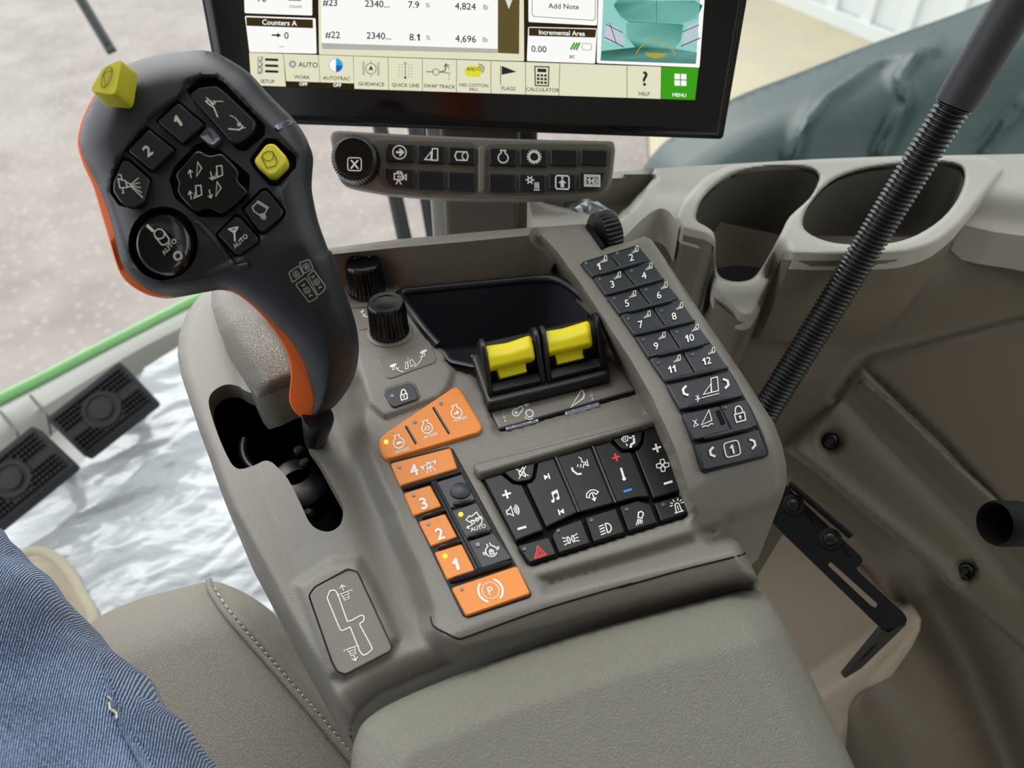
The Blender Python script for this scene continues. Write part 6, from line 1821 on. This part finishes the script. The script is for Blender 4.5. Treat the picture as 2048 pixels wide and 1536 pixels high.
# ------------------------------------------------------------------ person: leg in jeans and shoe
hip = CAM + (Vector((-0.09, -0.02, 0.545)) - CAM) * 0.86; knee = CAM + (Vector((-0.52, 0.345, 0.565)) - CAM) * 0.86; ankle = Vector((-0.745, 0.505, 0.13))
person = thing('person', 'leg of a person in faded blue jeans and a tan suede shoe', 'person', (-0.75, 0.52, 0.0))
def leg_ring(c, t, r, k, seg=40, wob=0.0):
    t = t.normalized()
    u = (Vector((0, 0, 1)) - t * t.z).normalized() if abs(t.z) < 0.9 else (Vector((0.6, 0.8, 0)) - t * t.dot(Vector((0.6, 0.8, 0)))).normalized()
    v = t.cross(u)
    out = []
    for j in range(seg):
        a = 2 * math.pi * j / seg
        n_ = noise.noise(Vector((math.cos(a) * 1.3, math.sin(a) * 1.3, k * 0.55)) * 1.3)
        n2_ = noise.noise(Vector((math.cos(a) * 3.0 + k * 0.5, math.sin(a) * 3.0, k * 1.7)))
        rr = r * (1 + 0.05 * n_ + wob * n2_ + 0.006 * math.sin(a * 4 + k * 0.16))
        out.append(c + (u * math.cos(a) * 0.95 + v * math.sin(a)) * rr)
    return out
ctrl = [(hip - (knee - hip) * 0.45, 0.0895), (hip, 0.0843), (hip + (knee - hip) * 0.5, 0.0757), (knee - (knee - hip) * 0.10, 0.066), (knee + Vector((-0.03, 0.02, -0.015)), 0.064), (knee + Vector((-0.085, 0.05, -0.10)), 0.062), (ankle + Vector((0.06, -0.04, 0.20)), 0.062), (ankle + Vector((0.0, 0.0, -0.02)), 0.064)]
cp = cr([tuple(c) + (r,) for c, r in ctrl], 14, False)
mb = MB()
rings = []
for i, q in enumerate(cp):
    c = Vector(q[:3]); t = Vector(cp[min(i + 1, len(cp) - 1)][:3]) - Vector(cp[max(i - 1, 0)][:3])
    rings.append(leg_ring(c, t, q[3], i, wob=0.013))
mb.rings(rings, 'denim', True, True)
jeans = mb.build('jeans', person, sharp=80)
# side seam with its worn, frayed thread
seam_px = cr([(195, 1320), (215, 1375), (228, 1412), (240, 1440), (262, 1480), (292, 1530), (330, 1600)], 6, False)
def on_leg(p):
    d_ = ray(p)
    best = None
    for i in range(0, len(cp) - 20):
        c = Vector(cp[i][:3]); r = cp[i][3] * 0.985
        t_ = (c - CAM).dot(d_) / d_.dot(d_)
        m = (CAM + d_ * t_ - c).length
        if m < r:
            q = CAM + d_ * (t_ - math.sqrt(r * r - m * m) / d_.length)
            if best is None or (q - CAM).length < (best - CAM).length: best = q
    return best
mb = MB()
sp3 = [on_leg(p) for p in resample(seam_px, 7, False)]
sp3 = [p for p in sp3 if p is not None]
if len(sp3) > 3:
    mb.tube(sp3, [0.0020 + 0.0008 * noise.noise(p * 300) for p in sp3], 'denim', 8)
    mb.build('seam', jeans)
fr_m = M['fray'] = mat('frayed pale threads', (196, 190, 172), 0.9)
mb = MB()
ok = False
for pts in ([(214, 1392), (222, 1398), (226, 1410), (236, 1412)], [(218, 1405), (220, 1418), (230, 1424), (238, 1430)], [(222, 1390), (232, 1400), (238, 1416)], [(226, 1420), (234, 1428), (233, 1438)]):
    q = [on_leg(p) for p in pts]
    if all(v is not None for v in q):
        mb.tube([v + (CAM - v).normalized() * 0.002 for v in q], 0.00045, 'fray', 6); ok = True
if ok: mb.build('frayed_patch', jeans)

sh_out = cr([(46, 1101), (82, 1098), (118, 1114), (148, 1150), (170, 1192), (190, 1230), (188, 1262), (160, 1300), (90, 1350), (0, 1380), (-60, 1330), (-70, 1230), (-40, 1150), (0, 1112)], 4)
def shoe_at(pts):
    pts = np.asarray(pts)
    de = seg_dist(sh_out, pts)
    h = 0.016 + 0.060 * np.sin(np.clip(de / 85, 0, 1) * math.pi / 2) ** 0.9
    return [Level(0.02).at((p[0], p[1]), k) for p, k in zip(pts, h)]
shoe = MB()
shoe.sheet(shoe_at, inset(sh_out, 12), 'suede', 9, skirt=[(0, 0, -0.03)])
shoe_o = shoe.build('shoe', person, sharp=60)
mb = MB()
w1 = [Level(0.048).at(p) for p in resample(inset(sh_out, 9), 8)]
mb.tube(w1 + w1[:1], 0.010, 'suede_welt', 10)
mb.build('welt', shoe_o)
mb = MB()
mb.slab(Level(0.0), sh_out, 0.036, 0.032, 5, 'suede_welt', bevh=0.006)
mb.build('sole', shoe_o)

# ------------------------------------------------------------------ pedals
def pedal(quad, z, label, arm):
    n3 = [Level(z).at(p) for p in quad]
    # tilt: far edge higher
    n3 = [along(p, ((n3[i] - CAM).dot(F_))) for i, p in enumerate(quad)]
    cen = sum(n3, Vector()) / 4
    nrm = Vector((0.12, -0.50, 0.86)).normalized()
    pl = Tilted(cen, nrm)
    t = thing('pedal', label, 'pedal', (cen.x, cen.y, 0.0), 'floor pedals')
    mb = MB(); mb.slab(pl, rnd(quad, 9, 4), 0.0, 0.022, 3, 'black_matt'); pad = mb.build('pad', t)
    c2 = quad_at(quad, .5, .5)
    mb = MB()
    rr = 30 * (cen - CAM).dot(F_) / FPX
    cpos = pl.at(c2)
    mb.lathe(cpos, nrm, [(rr * 1.25, 0), (rr * 1.25, 0.003), (rr * 1.0, 0.003), (rr * 0.95, 0.001), (rr * .72, 0.001), (rr * .70, 0.0045), (rr * .3, 0.005), (0.0005, 0.005)], 'black_matt', 36)
    mb.build('boss', pad)
    mb = MB()
    nu, nv = 22, 12
    for i in range(nu):
        for j in range(nv):
            u, v = (i + .5) / nu, (j + .5) / nv
            if abs(v - .5) < 0.09 or u < .03 or u > .97 or v < .05 or v > .95: continue
            p = quad_at(quad, u, v)
            if math.hypot(p[0] - c2[0], p[1] - c2[1]) < 41: continue
            o_ = pl.at(p)
            s_ = 3.9 * (cen - CAM).dot(F_) / FPX
            a_ = (pl.at(quad_at(quad, u + .01, v)) - o_).normalized() * s_; b_ = nrm.cross(a_.normalized()) * s_
            tp_ = o_ + nrm * 0.0060
            mb.add([o_ - a_ - b_, o_ + a_ - b_, o_ + a_ + b_, o_ - a_ + b_, tp_ - a_ * .5 - b_ * .5, tp_ + a_ * .5 - b_ * .5, tp_ + a_ * .5 + b_ * .5, tp_ - a_ * .5 + b_ * .5], [(0, 1, 5, 4), (1, 2, 6, 5), (2, 3, 7, 6), (3, 0, 4, 7), (4, 5, 6, 7)], 'black_matt')
    o_ = mb.build('tread_studs', pad, smooth=False); o_['kind'] = 'stuff'
    mb = MB()
    b0 = cen - nrm * 0.02
    mb.tube([b0, b0 + Vector((0.0, 0.06, -0.04)), Vector((b0.x, b0.y + 0.1, 0.0))], 0.012, 'black_matt', 12)
    mb.build('arm', t)
    return t
P1q = A2(300, 850, 790, 468, 1042, 735, 565, 1108)
P2q = A2(-330, 1330, 215, 892, 500, 1160, -70, 1620)
pedal(P1q, 0.13, 'black studded floor pedal standing nearer the armrest, fully in view', 0)
pedal(P2q, 0.14, 'black studded floor pedal cut off by the left edge of the picture', 1)

# ------------------------------------------------------------------ crinkled plastic film over the cab floor
film_px = [(365, 688), (455, 640), (520, 640), (900, 900), (1000, 1200), (900, 1500), (200, 1500), (-250, 1500), (-260, 1250), (-60, 1150), (30, 1020), (120, 960), (165, 925), (215, 860), (260, 790), (290, 735)]
def film_at(pts):
    out = []
    for p in pts:
        b = FL.at((p[0], p[1]))
        x, y = b.x, b.y
        # long folds running away from the pedals plus sharp small creases
        r = 0.0
        for s, a_, rot in ((3.5, 0.022, 0.45), (8.0, 0.011, 0.75), (18.0, 0.0055, 0.25), (38.0, 0.0022, 1.0)):
            cx_, sy_ = math.cos(rot), math.sin(rot)
            u, v = x * cx_ + y * sy_, -x * sy_ + y * cx_
            n_ = noise.noise(Vector((u * s * 0.35, v * s * 1.2, s)))
            r += a_ * (1 - abs(n_) * 2.2)
        out.append(FL.at((p[0], p[1]), 0.012 + max(-0.006, r * 0.9)))
    return out
mb = MB()
mb.sheet(film_at, film_px, 'film', 7)
tag(mb.build('plastic_film', sharp=50), 'crinkled milky plastic film spread over the cab floor', 'plastic sheet')

# ------------------------------------------------------------------ outside the glass
# wiper arm hanging into the top left corner
a, b = along((150, -20), 1.9), along((224, 104), 1.9)
v = (b - a).normalized()
mb = MB()
side = v.cross(ray((190, 50))).normalized(); dep = side.cross(v)
mb.box((a - v * 0.25 + b) / 2, (b - a + v * 0.25) / 2, side * 0.0125, dep * 0.008, 'wiper', 0.003)
mb.box((a - v * 0.25 + b) / 2 - dep * 0.008, (b - a + v * 0.22) / 2, side * 0.004, dep * 0.006, 'black_matt', 0.002)
tag(mb.build('wiper_arm'), 'dark grey-green wiper arm hanging at the top left', 'wiper')

# dark green curved bodywork beyond the side window
body = thing('body_panel', 'glossy dark green curved machine bodywork beyond the side window', 'vehicle body', (1.2, 2.0, -1.4))
bw = cr(F2(60, 980, 120, 850, 200, 745, 300, 670, 560, 505, 900, 370, 1320, 205, 1700, 70, 1990, -40, 2500, -220), 4, False) + F2(2600, 1900, 60, 1900)
def body_at(pts):
    pts = np.asarray(pts)
    de = seg_dist(bw[:37], pts, False)
    t = np.clip(de / 150, 0, 1)
    dep = 1.75 - 0.20 * np.sin(t * math.pi / 2) + 0.10 * np.clip((de - 60) / 200, 0, 1)
    # two moulded swages
    for ln_, a_, w_ in ((F2(880, 800, 930, 640, 1050, 480, 1300, 300, 1600, 230), 0.03, 14), (F2(1330, 780, 1400, 640, 1460, 520, 1420, 380, 1500, 280), 0.035, 16), (F2(1850, 780, 1930, 660, 2048, 520), 0.03, 14)):
        dep = dep - a_ * np.exp(-(seg_dist(ln_, pts, False) / w_) ** 2)
    return [along((p[0], p[1]), float(k)) for p, k in zip(pts, dep)]
mb = MB()
mb.sheet(body_at, bw, 'green_body', 12, skirt=[(0.0, 0.25, -0.25)])
mb.build('panel', body, sharp=80)

# scrap of white wrapping behind the thumb wheel
mb = MB()
c = along((1170, 440), 0.60)
rs = []
for k, (rr, zz) in enumerate(((0.013, -0.02), (0.016, -0.005), (0.015, 0.006), (0.009, 0.012), (0.003, 0.013))):
    rs.append([c + Vector((math.cos(t) * rr * (1.5 + .35 * math.sin(3 * t + k)), math.sin(t) * rr * (1 + .3 * math.cos(2 * t + k)), zz + 0.003 * math.sin(5 * t + k * 2))) for t in [2 * math.pi * j / 14 for j in range(14)]])
mb.rings(rs, 'film', True, True)
tag(mb.build('plastic_scrap', sharp=20), 'crumpled white plastic scrap behind the ribbed thumb wheel', 'plastic scrap')
